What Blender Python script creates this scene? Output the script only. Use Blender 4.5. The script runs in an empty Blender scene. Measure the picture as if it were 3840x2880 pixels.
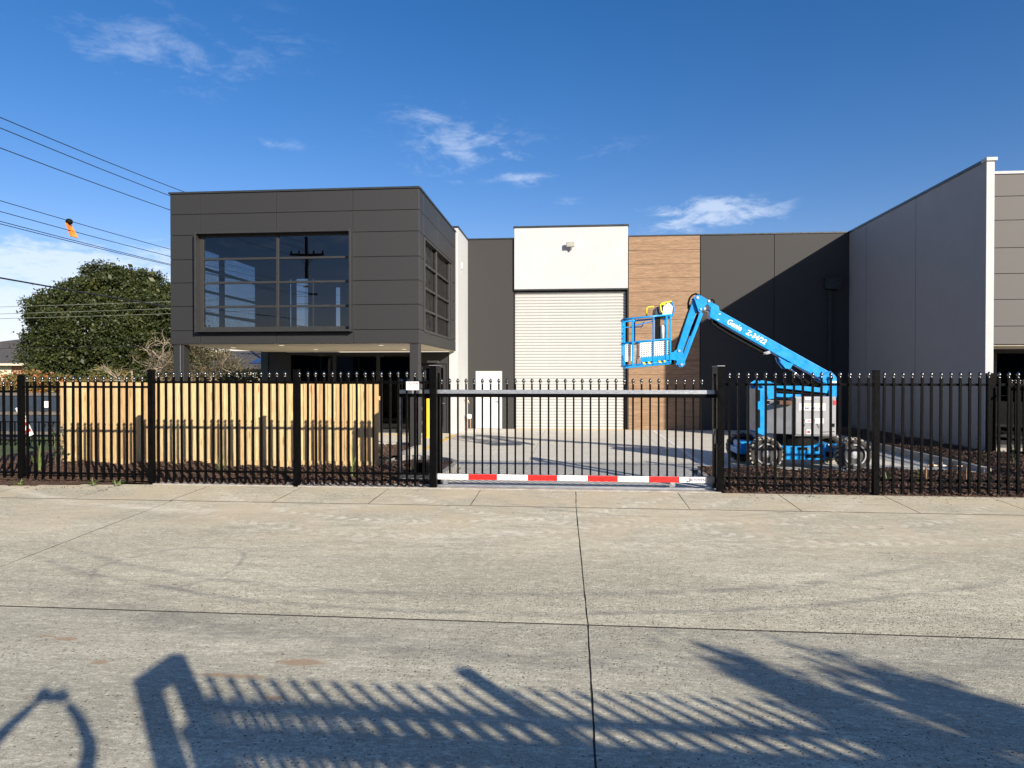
import bpy, math, random
import numpy as np
from mathutils import Vector, Matrix
random.seed(7); RNG = np.random.default_rng(11)
R = math.radians
S = bpy.context.scene
COL = S.collection
# ------------------------------------------------------------------ camera
cam = bpy.data.cameras.new('camera'); cam.sensor_width = 36; cam.lens = 24.0
cam.clip_start = 0.02; cam.clip_end = 3000
co = bpy.data.objects.new('camera', cam); COL.objects.link(co)
co.location = (0, 0, 1.85); co.rotation_euler = (R(90-0.56), 0, R(5.2)); S.camera = co
# ------------------------------------------------------------------ light
SUN_AZ, SUN_EL = 38.5, 21.2            # light travels towards -x,+y
L = Vector((-math.sin(R(SUN_AZ))*math.cos(R(SUN_EL)), math.cos(R(SUN_AZ))*math.cos(R(SUN_EL)), -math.sin(R(SUN_EL))))
sd = bpy.data.lights.new('sun', 'SUN'); sd.energy = 5.0; sd.angle = R(0.53); sd.color = (1.0, 0.915, 0.79)
so = bpy.data.objects.new('sun', sd); COL.objects.link(so)
so.rotation_euler = L.to_track_quat('-Z', 'Y').to_euler(); so.location = (30, -30, 40)
S.view_settings.view_transform = 'Standard'; S.view_settings.look = 'None'
S.view_settings.exposure = 0.78; S.view_settings.gamma = 1.0; S.view_settings.use_curve_mapping = False
S.cycles.max_bounces = 8; S.cycles.transparent_max_bounces = 16

class NT:
    """tiny node helper"""
    def __init__(s, tree): s.t = tree; s.t.nodes.clear()
    def n(s, typ, ins=None, **kw):
        nd = s.t.nodes.new(typ)
        for k, v in kw.items(): setattr(nd, k, v)
        for k, v in (ins or {}).items():
            if isinstance(v, bpy.types.NodeSocket): s.t.links.new(v, nd.inputs[k])
            else: nd.inputs[k].default_value = v
        return nd
    def math(s, op, a, b=0.0, clamp=False):
        return s.n('ShaderNodeMath', {0: a, 1: b}, operation=op, use_clamp=clamp).outputs[0]
    def vm(s, op, a, b=(0, 0, 0)):
        nd = s.n('ShaderNodeVectorMath', {0: a, 1: b}, operation=op)
        return nd.outputs['Value'] if op in ('LENGTH', 'DOT_PRODUCT') else nd.outputs[0]
    def noise(s, vec, scale, detail=3.0, rough=0.55, dist=0.0):
        return s.n('ShaderNodeTexNoise', {'Vector': vec, 'Scale': scale, 'Detail': detail, 'Roughness': rough, 'Distortion': dist}).outputs['Fac']
    def ramp(s, fac, a, b, lo=0.0, hi=1.0):
        return s.n('ShaderNodeMapRange', {'Value': fac, 'From Min': a, 'From Max': b, 'To Min': lo, 'To Max': hi}, interpolation_type='SMOOTHSTEP').outputs['Result']
    def mix(s, f, a, b, blend='MIX'):
        nd = s.n('ShaderNodeMix', data_type='RGBA', blend_type=blend)
        for i, v in ((0, f), (6, a), (7, b)):
            if isinstance(v, bpy.types.NodeSocket): s.t.links.new(v, nd.inputs[i])
            else: nd.inputs[i].default_value = v if i == 0 else (*v, 1)[:4]
        return nd.outputs[2]

w = bpy.data.worlds.new('World'); S.world = w; w.use_nodes = True
k = NT(w.node_tree)
sky = k.n('ShaderNodeTexSky', sky_type='NISHITA', sun_disc=False, sun_elevation=R(SUN_EL),
          sun_rotation=math.atan2(-L.x, -L.y), altitude=50, air_density=1.0, dust_density=0.35, ozone_density=2.2)
dirv = k.n('ShaderNodeTexCoord').outputs['Generated']
def pxdir(px, py):      # view direction of a cloud as azimuth/elevation
    u = (px-1920)/2560; v = (1440-py)/2560; y = R(5.2); p = R(-0.56)
    fw = math.cos(p)-v*math.sin(p); up = v*math.cos(p)+math.sin(p)
    d = Vector((-math.sin(y)*fw+math.cos(y)*u, math.cos(y)*fw+math.sin(y)*u, up)); d.normalize(); return d
sep = k.n('ShaderNodeSeparateXYZ', {0: dirv})
# flat cloud layer coordinates: direction / height
zz = k.math('MAXIMUM', sep.outputs[2], 0.03)
flat = k.n('ShaderNodeCombineXYZ', {0: k.math('DIVIDE', sep.outputs[0], k.math('ADD', zz, 0.25)), 1: k.math('DIVIDE', sep.outputs[1], k.math('ADD', zz, 0.25)), 2: k.math('MULTIPLY', sep.outputs[2], 3.0)}).outputs[0]
nz = k.noise(flat, 5.5, 9, 0.62, 0.7)
nzf = k.noise(flat, 16.0, 8, 0.66, 0.5)
nmix = k.math('ADD', k.math('MULTIPLY', nz, 0.6), k.math('MULTIPLY', nzf, 0.4))
tot = None
for (cx_, cy_, rx, ry, s_) in ((2670, 800, .10, .026, 1.15), (2600, 855, .12, .012, .55), (1960, 665, .055, .013, .75), (1740, 550, .13, .06, .66), (1620, 430, .08, .03, .62), (1850, 600, .09, .045, .6),
                               (600, 180, .18, .06, .56), (760, 250, .10, .035, .52), (1020, 545, .05, .014, .55), (2140, 755, .03, .01, .4), (2280, 570, .10, .022, .42), (980, 140, .10, .04, .45),
                               (120, 985, .26, .032, 1.25), (600, 1010, .18, .04, 1.05), (60, 1180, .34, .075, 1.2), (900, 1290, .4, .02, .35), (3300, 1260, .5, .05, .12), (2950, 830, .12, .02, .25)):
    c = pxdir(cx_, cy_); rt = Vector((c.y, -c.x, 0)).normalized(); up = rt.cross(c)
    a = k.math('DIVIDE', k.vm('DOT_PRODUCT', dirv, tuple(rt)), rx); b = k.math('DIVIDE', k.math('SUBTRACT', k.vm('DOT_PRODUCT', dirv, tuple(up)), 0.0), ry)
    fwd = k.math('GREATER_THAN', k.vm('DOT_PRODUCT', dirv, tuple(c)), 0.3)
    d2 = k.math('ADD', k.math('MULTIPLY', a, a), k.math('MULTIPLY', b, b))
    m = k.math('MULTIPLY', k.math('MULTIPLY', k.ramp(k.math('SQRT', d2), 0.0, 1.6, 1.0, 0.0), fwd), s_)
    tot = m if tot is None else k.math('MAXIMUM', tot, m)
# the rest of the sky behind the photographer carries the same thin broken cloud
back = k.math('MULTIPLY', k.ramp(sep.outputs[1], 0.25, -0.15, 0.0, 1.0), k.ramp(sep.outputs[2], 0.02, 0.25, 0.2, 0.5))
tot = k.math('MAXIMUM', tot, back)
cl = k.math('MULTIPLY', k.ramp(k.math('ADD', nmix, k.math('MULTIPLY', tot, 0.22)), 0.56, 0.78), k.ramp(tot, 0.02, 0.8), clamp=True)
skyc = k.n('ShaderNodeHueSaturation', {'Saturation': 1.38, 'Color': sky.outputs[0]}).outputs[0]
skyc = k.mix(1.0, skyc, (1.26, .97, 1.12), 'MULTIPLY')
skyc = k.mix(k.math('MULTIPLY', cl, k.ramp(sep.outputs[2], .12, .40, .70, .33)), skyc, (7.2, 8.0, 9.3))
bg = k.n('ShaderNodeBackground', {'Color': skyc, 'Strength': 0.071})
wo = k.n('ShaderNodeOutputWorld', {'Surface': bg.outputs[0]})

# ------------------------------------------------------------------ mesh helpers
ORG = {}
class MB:
    def __init__(s): s.v = []; s.f = []
    def add(s, vs, fs):
        o = len(s.v); s.v += [tuple(p) for p in vs]; s.f += [tuple(i+o for i in q) for q in fs]; return s
    def box(s, x0, x1, y0, y1, z0, z1):
        return s.add([(x0,y0,z0),(x1,y0,z0),(x1,y1,z0),(x0,y1,z0),(x0,y0,z1),(x1,y0,z1),(x1,y1,z1),(x0,y1,z1)],
                     [(0,3,2,1),(4,5,6,7),(0,1,5,4),(1,2,6,5),(2,3,7,6),(3,0,4,7)])
    def prism(s, pts, y0, y1):      # outline in x,z pushed along y
        n = len(pts)
        ar = sum(pts[i][0]*pts[(i+1) % n][1]-pts[(i+1) % n][0]*pts[i][1] for i in range(n))
        if ar < 0: pts = pts[::-1]
        vs = [(a, y0, b) for a, b in pts]+[(a, y1, b) for a, b in pts]
        fs = [tuple(range(n)), tuple(range(2*n-1, n-1, -1))]+[(i, i+n, (i+1) % n+n, (i+1) % n) for i in range(n)]
        return s.add(vs, fs)
    def prismz(s, pts, z0, z1):
        n = len(pts)
        ar = sum(pts[i][0]*pts[(i+1) % n][1]-pts[(i+1) % n][0]*pts[i][1] for i in range(n))
        if ar < 0: pts = pts[::-1]
        vs = [(a, b, z0) for a, b in pts]+[(a, b, z1) for a, b in pts]
        fs = [tuple(range(n-1, -1, -1)), tuple(range(n, 2*n))]+[(i, (i+1) % n, (i+1) % n+n, i+n) for i in range(n)]
        return s.add(vs, fs)
    def tube(s, pts, r, n=8, cap=True):
        pts = [Vector(p) for p in pts]; m = len(pts)
        rs = r if isinstance(r, (list, tuple)) else [r]*m
        vs = []; pu = None
        for i, p in enumerate(pts):
            t = (pts[min(i+1, m-1)]-pts[max(i-1, 0)]).normalized()
            u = pu if pu is not None else (Vector((0, 0, 1)) if abs(t.z) < .9 else Vector((0, 1, 0)))
            a = t.cross(u).normalized(); b = a.cross(t).normalized(); pu = b
            for j in range(n):
                an = 2*math.pi*j/n; vs.append(p+a*math.cos(an)*rs[i]+b*math.sin(an)*rs[i])
        fs = [(i*n+j, i*n+(j+1) % n, (i+1)*n+(j+1) % n, (i+1)*n+j) for i in range(m-1) for j in range(n)]
        if cap: fs += [tuple(range(n-1, -1, -1)), tuple(range((m-1)*n, m*n))]
        return s.add(vs, fs)
    def beam(s, p, q, wd, ht, up=(0, 0, 1)):   # rectangular bar
        p = Vector(p); q = Vector(q); t = (q-p).normalized(); u = Vector(up)
        a = t.cross(u).normalized()*wd/2; b = a.cross(t).normalized()*ht/2
        vs = [c+i*a+j*b for c in (p, q) for i, j in ((-1,-1),(1,-1),(1,1),(-1,1))]
        return s.add(vs, [(0,1,2,3),(7,6,5,4),(0,4,5,1),(1,5,6,2),(2,6,7,3),(3,7,4,0)])
    def lathe(s, prof, c, axis='z', n=24, caps=True):     # prof = (radius, along)
        vs = []
        for r_, h in prof:
            for j in range(n):
                a = 2*math.pi*j/n; x, y = r_*math.cos(a), r_*math.sin(a)
                vs.append({'z': (c[0]+x, c[1]+y, c[2]+h), 'y': (c[0]+x, c[1]+h, c[2]+y), 'x': (c[0]+h, c[1]+x, c[2]+y)}[axis])
        m = len(prof); fs = [(i*n+j, i*n+(j+1) % n, (i+1)*n+(j+1) % n, (i+1)*n+j) for i in range(m-1) for j in range(n)]
        fs += [tuple(range(n-1, -1, -1)), tuple(range((m-1)*n, m*n))] if caps else [((m-1)*n+j, (m-1)*n+(j+1) % n, (j+1) % n, j) for j in range(n)]
        return s.add(vs, fs)
    def mesh(s, name, mat, off=(0, 0, 0), smooth=False):
        me = bpy.data.meshes.new(name)
        me.from_pydata([(a-off[0], b-off[1], c-off[2]) for a, b, c in s.v], [], s.f)
        if mat: me.materials.append(mat)
        if smooth: me.polygons.foreach_set('use_smooth', [True]*len(me.polygons))
        me.update(); return me
    def build(s, name, mat, parent=None, bevel=0, smooth=False):
        off = ORG.get(parent.name, (0, 0, 0)) if parent else (0, 0, 0)
        o = bpy.data.objects.new(name, s.mesh(name, mat, off, smooth)); COL.objects.link(o)
        if parent: o.parent = parent; ORG[o.name] = off
        if bevel:
            b = o.modifiers.new('bevel', 'BEVEL'); b.width = bevel; b.segments = 2; b.limit_method = 'ANGLE'; b.angle_limit = R(40)
        return o
def tag(o, label=None, cat=None, group=None, kind=None):
    for a, b in (('label', label), ('category', cat), ('group', group), ('kind', kind)):
        if b: o[a] = b
    return o
def thing(name, loc, label, cat, group=None):
    o = bpy.data.objects.new(name, None); COL.objects.link(o); o.location = loc; o.empty_display_size = .2
    ORG[o.name] = tuple(loc); return tag(o, label, cat, group)
def place(name, me, parent, loc, rot=None, sub=False):   # shared-mesh part; loc in world coordinates
    o = bpy.data.objects.new(name, me); COL.objects.link(o); o.parent = parent
    off = ORG.get(parent.name, (0, 0, 0)); o.location = Vector(loc)-Vector(off)
    if rot: o.rotation_euler = rot
    ORG[o.name] = tuple(loc); return o
def text(name, body, mat, size, loc, rot, parent, extrude=.0012, bold=0.0, shear=0, sx=1.0, align='LEFT', space=1.0):
    c = bpy.data.curves.new(name, 'FONT'); c.body = body; c.size = size; c.extrude = extrude; c.offset = bold; c.shear = shear
    c.align_x = align; c.align_y = 'CENTER'; c.space_character = space; c.resolution_u = 3
    t = bpy.data.objects.new(name+'_tmp', c); COL.objects.link(t)
    dg = bpy.context.evaluated_depsgraph_get(); me = bpy.data.meshes.new_from_object(t.evaluated_get(dg))
    bpy.data.objects.remove(t); me.materials.clear(); me.materials.append(mat)
    o = bpy.data.objects.new(name, me); COL.objects.link(o); o.parent = parent
    o.location = Vector(loc)-Vector(ORG.get(parent.name, (0, 0, 0))); o.rotation_euler = rot; o.scale = (sx, 1, 1)
    return o

# ------------------------------------------------------------------ materials
def mat(name, col, rough=.6, metal=0.0, var=0.0, vscale=3.0, bump=0.0, bscale=60.0, spec=.5, stretch=(1, 1, 1), emis=None, col2=None, dirt=0.0):
    m = bpy.data.materials.new(name); m.use_nodes = True; k = NT(m.node_tree)
    pos = k.n('ShaderNodeTexCoord').outputs['Object'] if stretch != 'w' else k.n('ShaderNodeNewGeometry').outputs['Position']
    st = (1, 1, 1) if stretch == 'w' else stretch
    v = k.vm('MULTIPLY', pos, st)
    c = (*col, 1)
    if var or col2:
        n = k.noise(v, vscale, 5, .6)
        lo = tuple(x*(1-var) for x in col); hi = col2 or tuple(min(1, x*(1+var)) for x in col)
        c = k.mix(k.ramp(n, .3, .7), lo, hi)
    if dirt:
        nn = k.noise(pos, 9.0, 8, .75)
        c = k.mix(k.ramp(nn, .55, .75, 0, dirt), c, (.22, .18, .13))
    ins = {'Base Color': c, 'Roughness': rough, 'Metallic': metal, 'Specular IOR Level': spec}
    p = k.n('ShaderNodeBsdfPrincipled', ins)
    if var:
        rn = k.ramp(k.noise(v, vscale*2.3, 4, .6), .3, .7, max(rough-.08, .02), min(rough+.1, 1))
        k.t.links.new(rn, p.inputs['Roughness'])
    if bump:
        b = k.n('ShaderNodeBump', {'Height': k.noise(v, bscale, 4, .6), 'Strength': bump, 'Distance': .01})
        k.t.links.new(b.outputs[0], p.inputs['Normal'])
    if emis: p.inputs['Emission Color'].default_value = (*emis[0], 1); p.inputs['Emission Strength'].default_value = emis[1]
    k.n('ShaderNodeOutputMaterial', {0: p.outputs[0]}); return m
M = {}
M['black'] = mat('black_powdercoat', (.0025, .0025, .0028), .42, var=.3, vscale=8, bump=.05, bscale=200, spec=.05)
M['finial'] = mat('black_gloss_cast', (.16, .16, .155), .24, metal=1.0, var=.2, vscale=30)
M['galv'] = mat('galvanised_steel', (.42, .44, .47), .38, metal=.75, var=.22, vscale=14, stretch=(1, 6, 6), dirt=.1)
M['galvd'] = mat('weathered_galvanised', (.27, .28, .29), .5, metal=.6, var=.3, vscale=14, dirt=.3)
M['white'] = mat('white_render', (.43, .44, .44), .75, var=.03, vscale=2, bump=.25, bscale=120)
M['white2'] = mat('white_door_paint', (.52, .52, .49), .45, var=.03, vscale=4)
M['charc'] = mat('charcoal_cladding', (.0202, .0202, .0204), .55, var=.0, vscale=1.3, bump=.06, bscale=90)
M['charc2'] = mat('charcoal_concrete_paint', (.027, .0257, .0243), .75, var=.0, vscale=.9, bump=.2, bscale=60)
M['bluegrey'] = mat('grey_precast_paint', (.265, .265, .27), .7, var=.012, vscale=.8, bump=.15, bscale=50)
M['taupe'] = mat('taupe_panel', (.085, .080, .076), .7, var=.0, vscale=1.5, bump=.08, bscale=90)
M['cap'] = mat('dark_flashing', (.035, .040, .042), .35, metal=.3, var=.1, vscale=3)
M['jamb'] = mat('dark_joint', (.012, .012, .013), .8)
M['dirtj'] = mat('joint_dirt', (.035, .029, .024), .95, var=.5, vscale=12)
M['frame'] = mat('window_frame_metal', (.028, .028, .028), .45, metal=.1, var=.06, vscale=4)
M['soffit'] = mat('cream_soffit', (.78, .70, .54), .75, var=.04, vscale=1)
M['inter'] = mat('interior_plaster', (.16, .165, .18), .8, var=.1, vscale=1)
M['carpet'] = mat('interior_floor', (.10, .10, .11), .9, var=.2, vscale=6)
M['roll'] = mat('cream_roller_slat', (.435, .435, .415), .42, metal=.0, var=.03, vscale=3, stretch=(1, 1, 5), dirt=.05)
M['red'] = mat('red_reflective', (.72, .012, .010), .4, var=.1, vscale=6)
M['wht'] = mat('white_reflective', (.80, .80, .77), .4, var=.05, vscale=6, dirt=.08)
M['yellow'] = mat('yellow_paint', (.80, .46, .01), .5, var=.1, vscale=6)
M['ylw'] = mat('yellow_plastic', (.85, .62, .03), .4, var=.08, vscale=8)
M['blue'] = mat('blue_machine_paint', (.001, .245, .60), .34, var=.13, vscale=5, bump=.03, bscale=80, dirt=.05, spec=.4)
M['grey'] = mat('grey_hood_plastic', (.26, .265, .275), .5, var=.10, vscale=4, bump=.05, bscale=80, dirt=.18)
M['rubber'] = mat('dusty_tyre_rubber', (.035, .033, .030), .9, col2=(.055, .052, .045), vscale=9, bump=.3, bscale=60, var=.2)
M['lug'] = mat('dusty_tyre_lug', (.34, .31, .25), .95, var=.35, vscale=14, bump=.3, bscale=60)
M['rim'] = mat('silver_rim', (.30, .30, .30), .5, metal=.3, var=.4, vscale=12, dirt=.6)
M['dish'] = mat('dark_rim_dish', (.035, .035, .034), .6, var=.4, vscale=14, dirt=.2)
M['hose'] = mat('black_hose', (.006, .006, .006), .7, var=.2, vscale=12, spec=.12)
M['chrome'] = mat('chrome_rod', (.8, .8, .8), .12, metal=1.0, var=.03, vscale=9)
M['navy'] = mat('navy_print', (.02, .02, .09), .5)
M['orange'] = mat('orange_print', (.9, .42, .02), .5)
M['orangetag'] = mat('orange_marker', (.95, .22, .03), .6, var=.2, vscale=6)
M['bark'] = mat('tree_bark', (.13, .10, .075), .9, var=.4, vscale=9, bump=.5, bscale=40)
M['drybark'] = mat('pale_bare_branch', (.30, .235, .175), .9, var=.4, vscale=5, bump=.4, bscale=40)
M['kerb'] = mat('kerb_concrete', (.34, .32, .28), .85, var=.25, vscale=5, bump=.35, bscale=50, dirt=.3)
M['copper'] = mat('copper_pipe', (.36, .22, .14), .45, metal=.5, var=.35, vscale=20)
M['skin'] = mat('skin', (.45, .27, .19), .55, var=.1, vscale=9)
M['shirt'] = mat('navy_shirt', (.02, .03, .07), .85, var=.2, vscale=12, bump=.3, bscale=120)
M['denim'] = mat('dark_trousers', (.03, .035, .05), .9, var=.2, vscale=14)
M['hair'] = mat('dark_hair', (.02, .014, .01), .6, var=.3, vscale=30)
M['phone'] = mat('phone_shell', (.015, .015, .018), .25)
M['signw'] = mat('white_sign', (.82, .82, .80), .4)
M['signr'] = mat('red_print', (.65, .02, .04), .5)
M['greyprint'] = mat('grey_print', (.35, .35, .38), .6)
M['lamp'] = mat('downlight_lens', (.9, .85, .7), .4, emis=((1, .85, .6), .5))
M['fl'] = mat('floodlight_lens', (.35, .34, .28), .2)
M['slate'] = mat('slate_blue_panel', (.028, .040, .058), .5, var=.2, vscale=2)
M['timbpost'] = mat('grey_weathered_rail', (.12, .105, .09), .8, var=.25, vscale=8)
M['pole'] = mat('pole_timber', (.07, .055, .04), .9, var=.3, vscale=7)
M['wire'] = mat('overhead_wire', (.02, .02, .022), .5)
M['wirepale'] = mat('pale_service_wire', (.16, .17, .13), .5)
M['roof'] = mat('grey_tile_roof', (.065, .060, .058), .8, var=.3, vscale=6, bump=.6, bscale=25)
M['brick'] = None
M['cream'] = mat('cream_wall', (.62, .56, .42), .8, var=.05, vscale=2)
M['solar'] = mat('solar_glass', (.02, .03, .07), .12)
M['grass'] = mat('grass_ground', (.055, .085, .022), .95, var=.4, vscale=2, bump=.8, bscale=30)
M['asph'] = mat('asphalt', (.05, .05, .052), .9, var=.2, vscale=3, bump=.5, bscale=120)
M['blackin'] = mat('dark_interior', (.006, .006, .007), .9)
M['tank'] = mat('white_meter', (.62, .62, .60), .5)

def glass(name, tint, refl, base_t=1.0):
    m = bpy.data.materials.new(name); m.use_nodes = True; k = NT(m.node_tree)
    tr = k.n('ShaderNodeBsdfTransparent', {'Color': (*tint, 1)})
    pos = k.n('ShaderNodeNewGeometry').outputs['Position']
    b = k.n('ShaderNodeBump', {'Height': k.noise(pos, .9, 2, .5), 'Strength': .004, 'Distance': .3})
    gl = k.n('ShaderNodeBsdfGlossy', {'Color': (.9, .95, 1, 1), 'Roughness': .01, 'Normal': b.outputs[0]})
    ge = k.n('ShaderNodeNewGeometry'); cs = k.math('ABSOLUTE', k.vm('DOT_PRODUCT', ge.outputs['Incoming'], ge.outputs['Normal']))
    f = k.math('ADD', k.math('MULTIPLY', k.math('POWER', k.math('SUBTRACT', 1.0, cs), 5.0), .9), .045+refl, clamp=True)
    mx = k.n('ShaderNodeMixShader', {0: f, 1: tr.outputs[0], 2: gl.outputs[0]})
    k.n('ShaderNodeOutputMaterial', {0: mx.outputs[0]}); return m
M['glass'] = glass('tinted_glass', (.40, .44, .49), .015)
M['cglass'] = glass('clear_glass', (.85, .9, .92), .0)
M['dglass'] = glass('dark_tinted_glass', (.12, .13, .14), .0)
M['sglass'] = mat('blind_backed_glass', (.006, .006, .0065), .15, var=.1, vscale=2, spec=.2)

def concrete(name, base, light, drive=True):
    m = bpy.data.materials.new(name); m.use_nodes = True; k = NT(m.node_tree)
    pos = k.n('ShaderNodeNewGeometry').outputs['Position']
    sx = k.n('ShaderNodeSeparateXYZ', {0: pos}); X, Y = sx.outputs[0], sx.outputs[1]
    warp = k.n('ShaderNodeTexNoise', {'Vector': pos, 'Scale': .6, 'Detail': 4.0}).outputs['Color']
    pw = k.vm('ADD', pos, k.vm('MULTIPLY', k.vm('SUBTRACT', warp, (.5, .5, .5)), (.7, .25, 0)))
    big = k.noise(k.vm('MULTIPLY', pw, (.35, 1.0, 1)), .8, 6, .6)
    mid = k.noise(k.vm('MULTIPLY', pw, (.6, 2.4, 1)), 3.0, 7, .65)
    fine = k.noise(pos, 55, 4, .7)
    grit = k.noise(pos, 150, 3, .6)
    c = k.mix(k.ramp(big, .32, .68), base, light)
    c = k.mix(k.ramp(mid, .38, .66, 0, .75), c, tuple(x*.76 for x in base))
    c = k.mix(k.ramp(fine, .40, .58, 0, .60), c, tuple(x*.60 for x in base))
    c = k.mix(k.ramp(k.noise(pos, 24, 5, .75), .42, .62, 0, .45), c, tuple(x*.66 for x in base))
    c = k.mix(k.ramp(grit, .50, .68, 0, .5), c, tuple(min(1, x*1.42) for x in light))
    c = k.mix(k.ramp(k.noise(k.vm('MULTIPLY', pos, (2.2, 8, 1)), 2.6, 8, .82), .44, .62, 0, .36), c, tuple(x*.62 for x in base))
    c = k.mix(k.ramp(k.noise(k.vm('MULTIPLY', pos, (6, 15, 1)), 2.4, 6, .8), .50, .64, 0, .40), c, tuple(min(1, x*1.35) for x in light))
    # pitted, worn surface: small dark voids whose density drifts from place to place
    dens = k.ramp(k.noise(k.vm('MULTIPLY', pos, (.5, 1.3, 1)), 1.1, 4, .6), .3, .75)
    vor = k.n('ShaderNodeTexVoronoi', {'Vector': k.vm('ADD', pos, k.vm('MULTIPLY', k.n('ShaderNodeTexNoise', {'Vector': pos, 'Scale': 40.0}).outputs['Color'], (.02, .02, 0))), 'Scale': 36.0, 'Randomness': 1.0})
    rnd = k.n('ShaderNodeSeparateColor', {0: vor.outputs['Color']}).outputs[0]
    if drive:
        band = k.ramp(k.math('ABSOLUTE', k.math('SUBTRACT', Y, k.math('ADD', 5.95, k.math('MULTIPLY', X, .03)))), .15, 1.1, .75, 0)
        band = k.math('MULTIPLY', band, k.ramp(X, -3.5, 1.5, .35, 1.0))
        near = k.ramp(Y, 10.0, 5.5, .22, .9)
        dens = k.math('ADD', k.math('MULTIPLY', dens, near), k.math('MULTIPLY', band, 1.1))
    else: dens = k.math('MULTIPLY', dens, .35)
    pit = k.math('MULTIPLY', k.ramp(vor.outputs['Distance'], .30, .16, 0, 1), k.math('LESS_THAN', rnd, k.math('MULTIPLY', dens, .85)))
    c = k.mix(k.math('MULTIPLY', pit, .85), c, (.07, .066, .06))
    if drive:
        # dusty tyre sweeps by the gate
        def arc(cx_, cy_, r0, wid, amt, col, y0, y1, tread=0, scl=1.0):
            nonlocal c
            dv = k.vm('SUBTRACT', pw, (cx_, cy_, 0)); dv = k.vm('MULTIPLY', dv, (1, scl, 0)); ln = k.vm('LENGTH', dv)
            e = k.ramp(k.math('ABSOLUTE', k.math('SUBTRACT', ln, r0)), 0, wid, 1, 0)
            brk = k.ramp(k.noise(k.vm('MULTIPLY', pos, (1.2, 4, 1)), 2.2, 6, .7), .36, .58)
            lim = k.math('MULTIPLY', k.ramp(Y, y0-.4, y0+.4), k.ramp(Y, y1+.5, y1-.5))
            mk = k.math('MULTIPLY', k.math('MULTIPLY', e, brk), k.math('MULTIPLY', lim, min(1, amt*1.35)))
            if tread:
                ang = k.math('ARCTAN2', k.n('ShaderNodeSeparateXYZ', {0: dv}).outputs[1], k.n('ShaderNodeSeparateXYZ', {0: dv}).outputs[0])
                wv = k.math('SINE', k.math('ADD', k.math('MULTIPLY', ang, tread), k.math('MULTIPLY', k.math('ABSOLUTE', k.math('SUBTRACT', ln, r0)), 26)))
                mk = k.math('MULTIPLY', mk, k.ramp(wv, -.3, .5))
            c = k.mix(mk, c, col)
        pale = (.74, .69, .56); dark = (.17, .165, .155)
        for a in ((-2.2, 13.6, 4.6, .16, .75, pale, 7.6, 11.0, 150), (-2.2, 13.6, 5.3, .18, .65, pale, 7.2, 10.6, 150), (3.4, 12.4, 4.0, .15, .7, pale, 8.0, 11.0, 130),
                  (3.4, 12.4, 3.2, .14, .55, pale, 8.6, 11.0, 110), (.8, 13.4, 4.4, .15, .7, pale, 8.6, 11.0, 160), (-5.5, 15.6, 6.2, .2, .55, pale, 8.3, 11.0, 0), (1.4, 14.2, 6.1, .12, .5, pale, 7.5, 9.2, 170),
                  (-1.2, 16.5, 10.2, .10, .40, dark, 5.4, 7.5, 0), (-1.0, 16.6, 10.75, .08, .40, dark, 5.0, 7.2, 0), (.5, 17, 12.1, .35, .3, dark, 4.2, 6.2, 0), (-4.3, 6.9, .75, .06, .38, dark, 6.3, 8.2, 0),
                  (1.2, 13.1, 3.6, .10, .5, dark, 9.0, 10.4, 0), (7.5, 16, 6.6, .35, .3, pale, 8.4, 11, 0)):
            arc(*a)
        # pale dry scuffs and warm washed silt towards the gate
        sc = k.math('MULTIPLY', k.ramp(k.noise(k.vm('MULTIPLY', pw, (1.2, 3.5, 1)), 3.2, 9, .78), .50, .62), k.ramp(Y, 6.2, 8.8, 0, .55))
        sc = k.math('MULTIPLY', sc, k.ramp(k.math('ABSOLUTE', X), 7.5, 3.0, .45, 1))
        c = k.mix(sc, c, (.74, .68, .55))
        silt = k.math('MULTIPLY', k.ramp(k.noise(pos, .9, 5, .6), .35, .65), k.ramp(Y, 6.8, 9.6, 0, .7))
        c = k.mix(silt, c, (.58, .485, .33))
        # clay drips
        for (sx_, sy_, rx, ry) in ((-1.92, 4.66, .19, .07), (-3.93, 4.94, .10, .045), (-3.33, 4.52, .075, .045), (-2.28, 4.38, .28, .035), (-1.86, 4.07, .085, .035), (-4.13, 4.98, .10, .02)):
            dv = k.vm('DIVIDE', k.vm('SUBTRACT', k.vm('ADD', pos, k.vm('MULTIPLY', k.vm('SUBTRACT', k.n('ShaderNodeTexNoise', {'Vector': pos, 'Scale': 14.0}).outputs['Color'], (.5, .5, .5)), (.09, .05, 0))), (sx_, sy_, 0)), (rx, ry, 1e6))
            c = k.mix(k.ramp(k.vm('LENGTH', dv), .6, 1.15, .8, 0), c, (.40, .27, .165))
        # oil drips and dark scuffs
        sp = k.n('ShaderNodeTexVoronoi', {'Vector': k.vm('MULTIPLY', pos, (.8, 1.6, 1)), 'Scale': 1.6})
        r2 = k.n('ShaderNodeSeparateColor', {0: sp.outputs['Color']}).outputs[1]
        c = k.mix(k.math('MULTIPLY', k.ramp(k.math('ADD', sp.outputs['Distance'], k.math('MULTIPLY', fine, .05)), .085, .04, 0, .65), k.math('LESS_THAN', r2, .35)), c, (.09, .085, .08))
    broom = k.noise(k.vm('MULTIPLY', pos, (14, 190, 1)), 1.0, 3, .6)
    h = k.math('ADD', k.math('MULTIPLY', fine, .5), k.math('MULTIPLY', grit, .35))
    h = k.math('ADD', h, k.math('MULTIPLY', broom, .25)); h = k.math('SUBTRACT', h, k.math('MULTIPLY', pit, 1.0))
    b = k.n('ShaderNodeBump', {'Height': h, 'Strength': .85 if drive else .3, 'Distance': .008})
    p = k.n('ShaderNodeBsdfPrincipled', {'Base Color': c, 'Roughness': .82, 'Normal': b.outputs[0], 'Specular IOR Level': .3})
    k.n('ShaderNodeOutputMaterial', {0: p.outputs[0]}); return m
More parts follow.
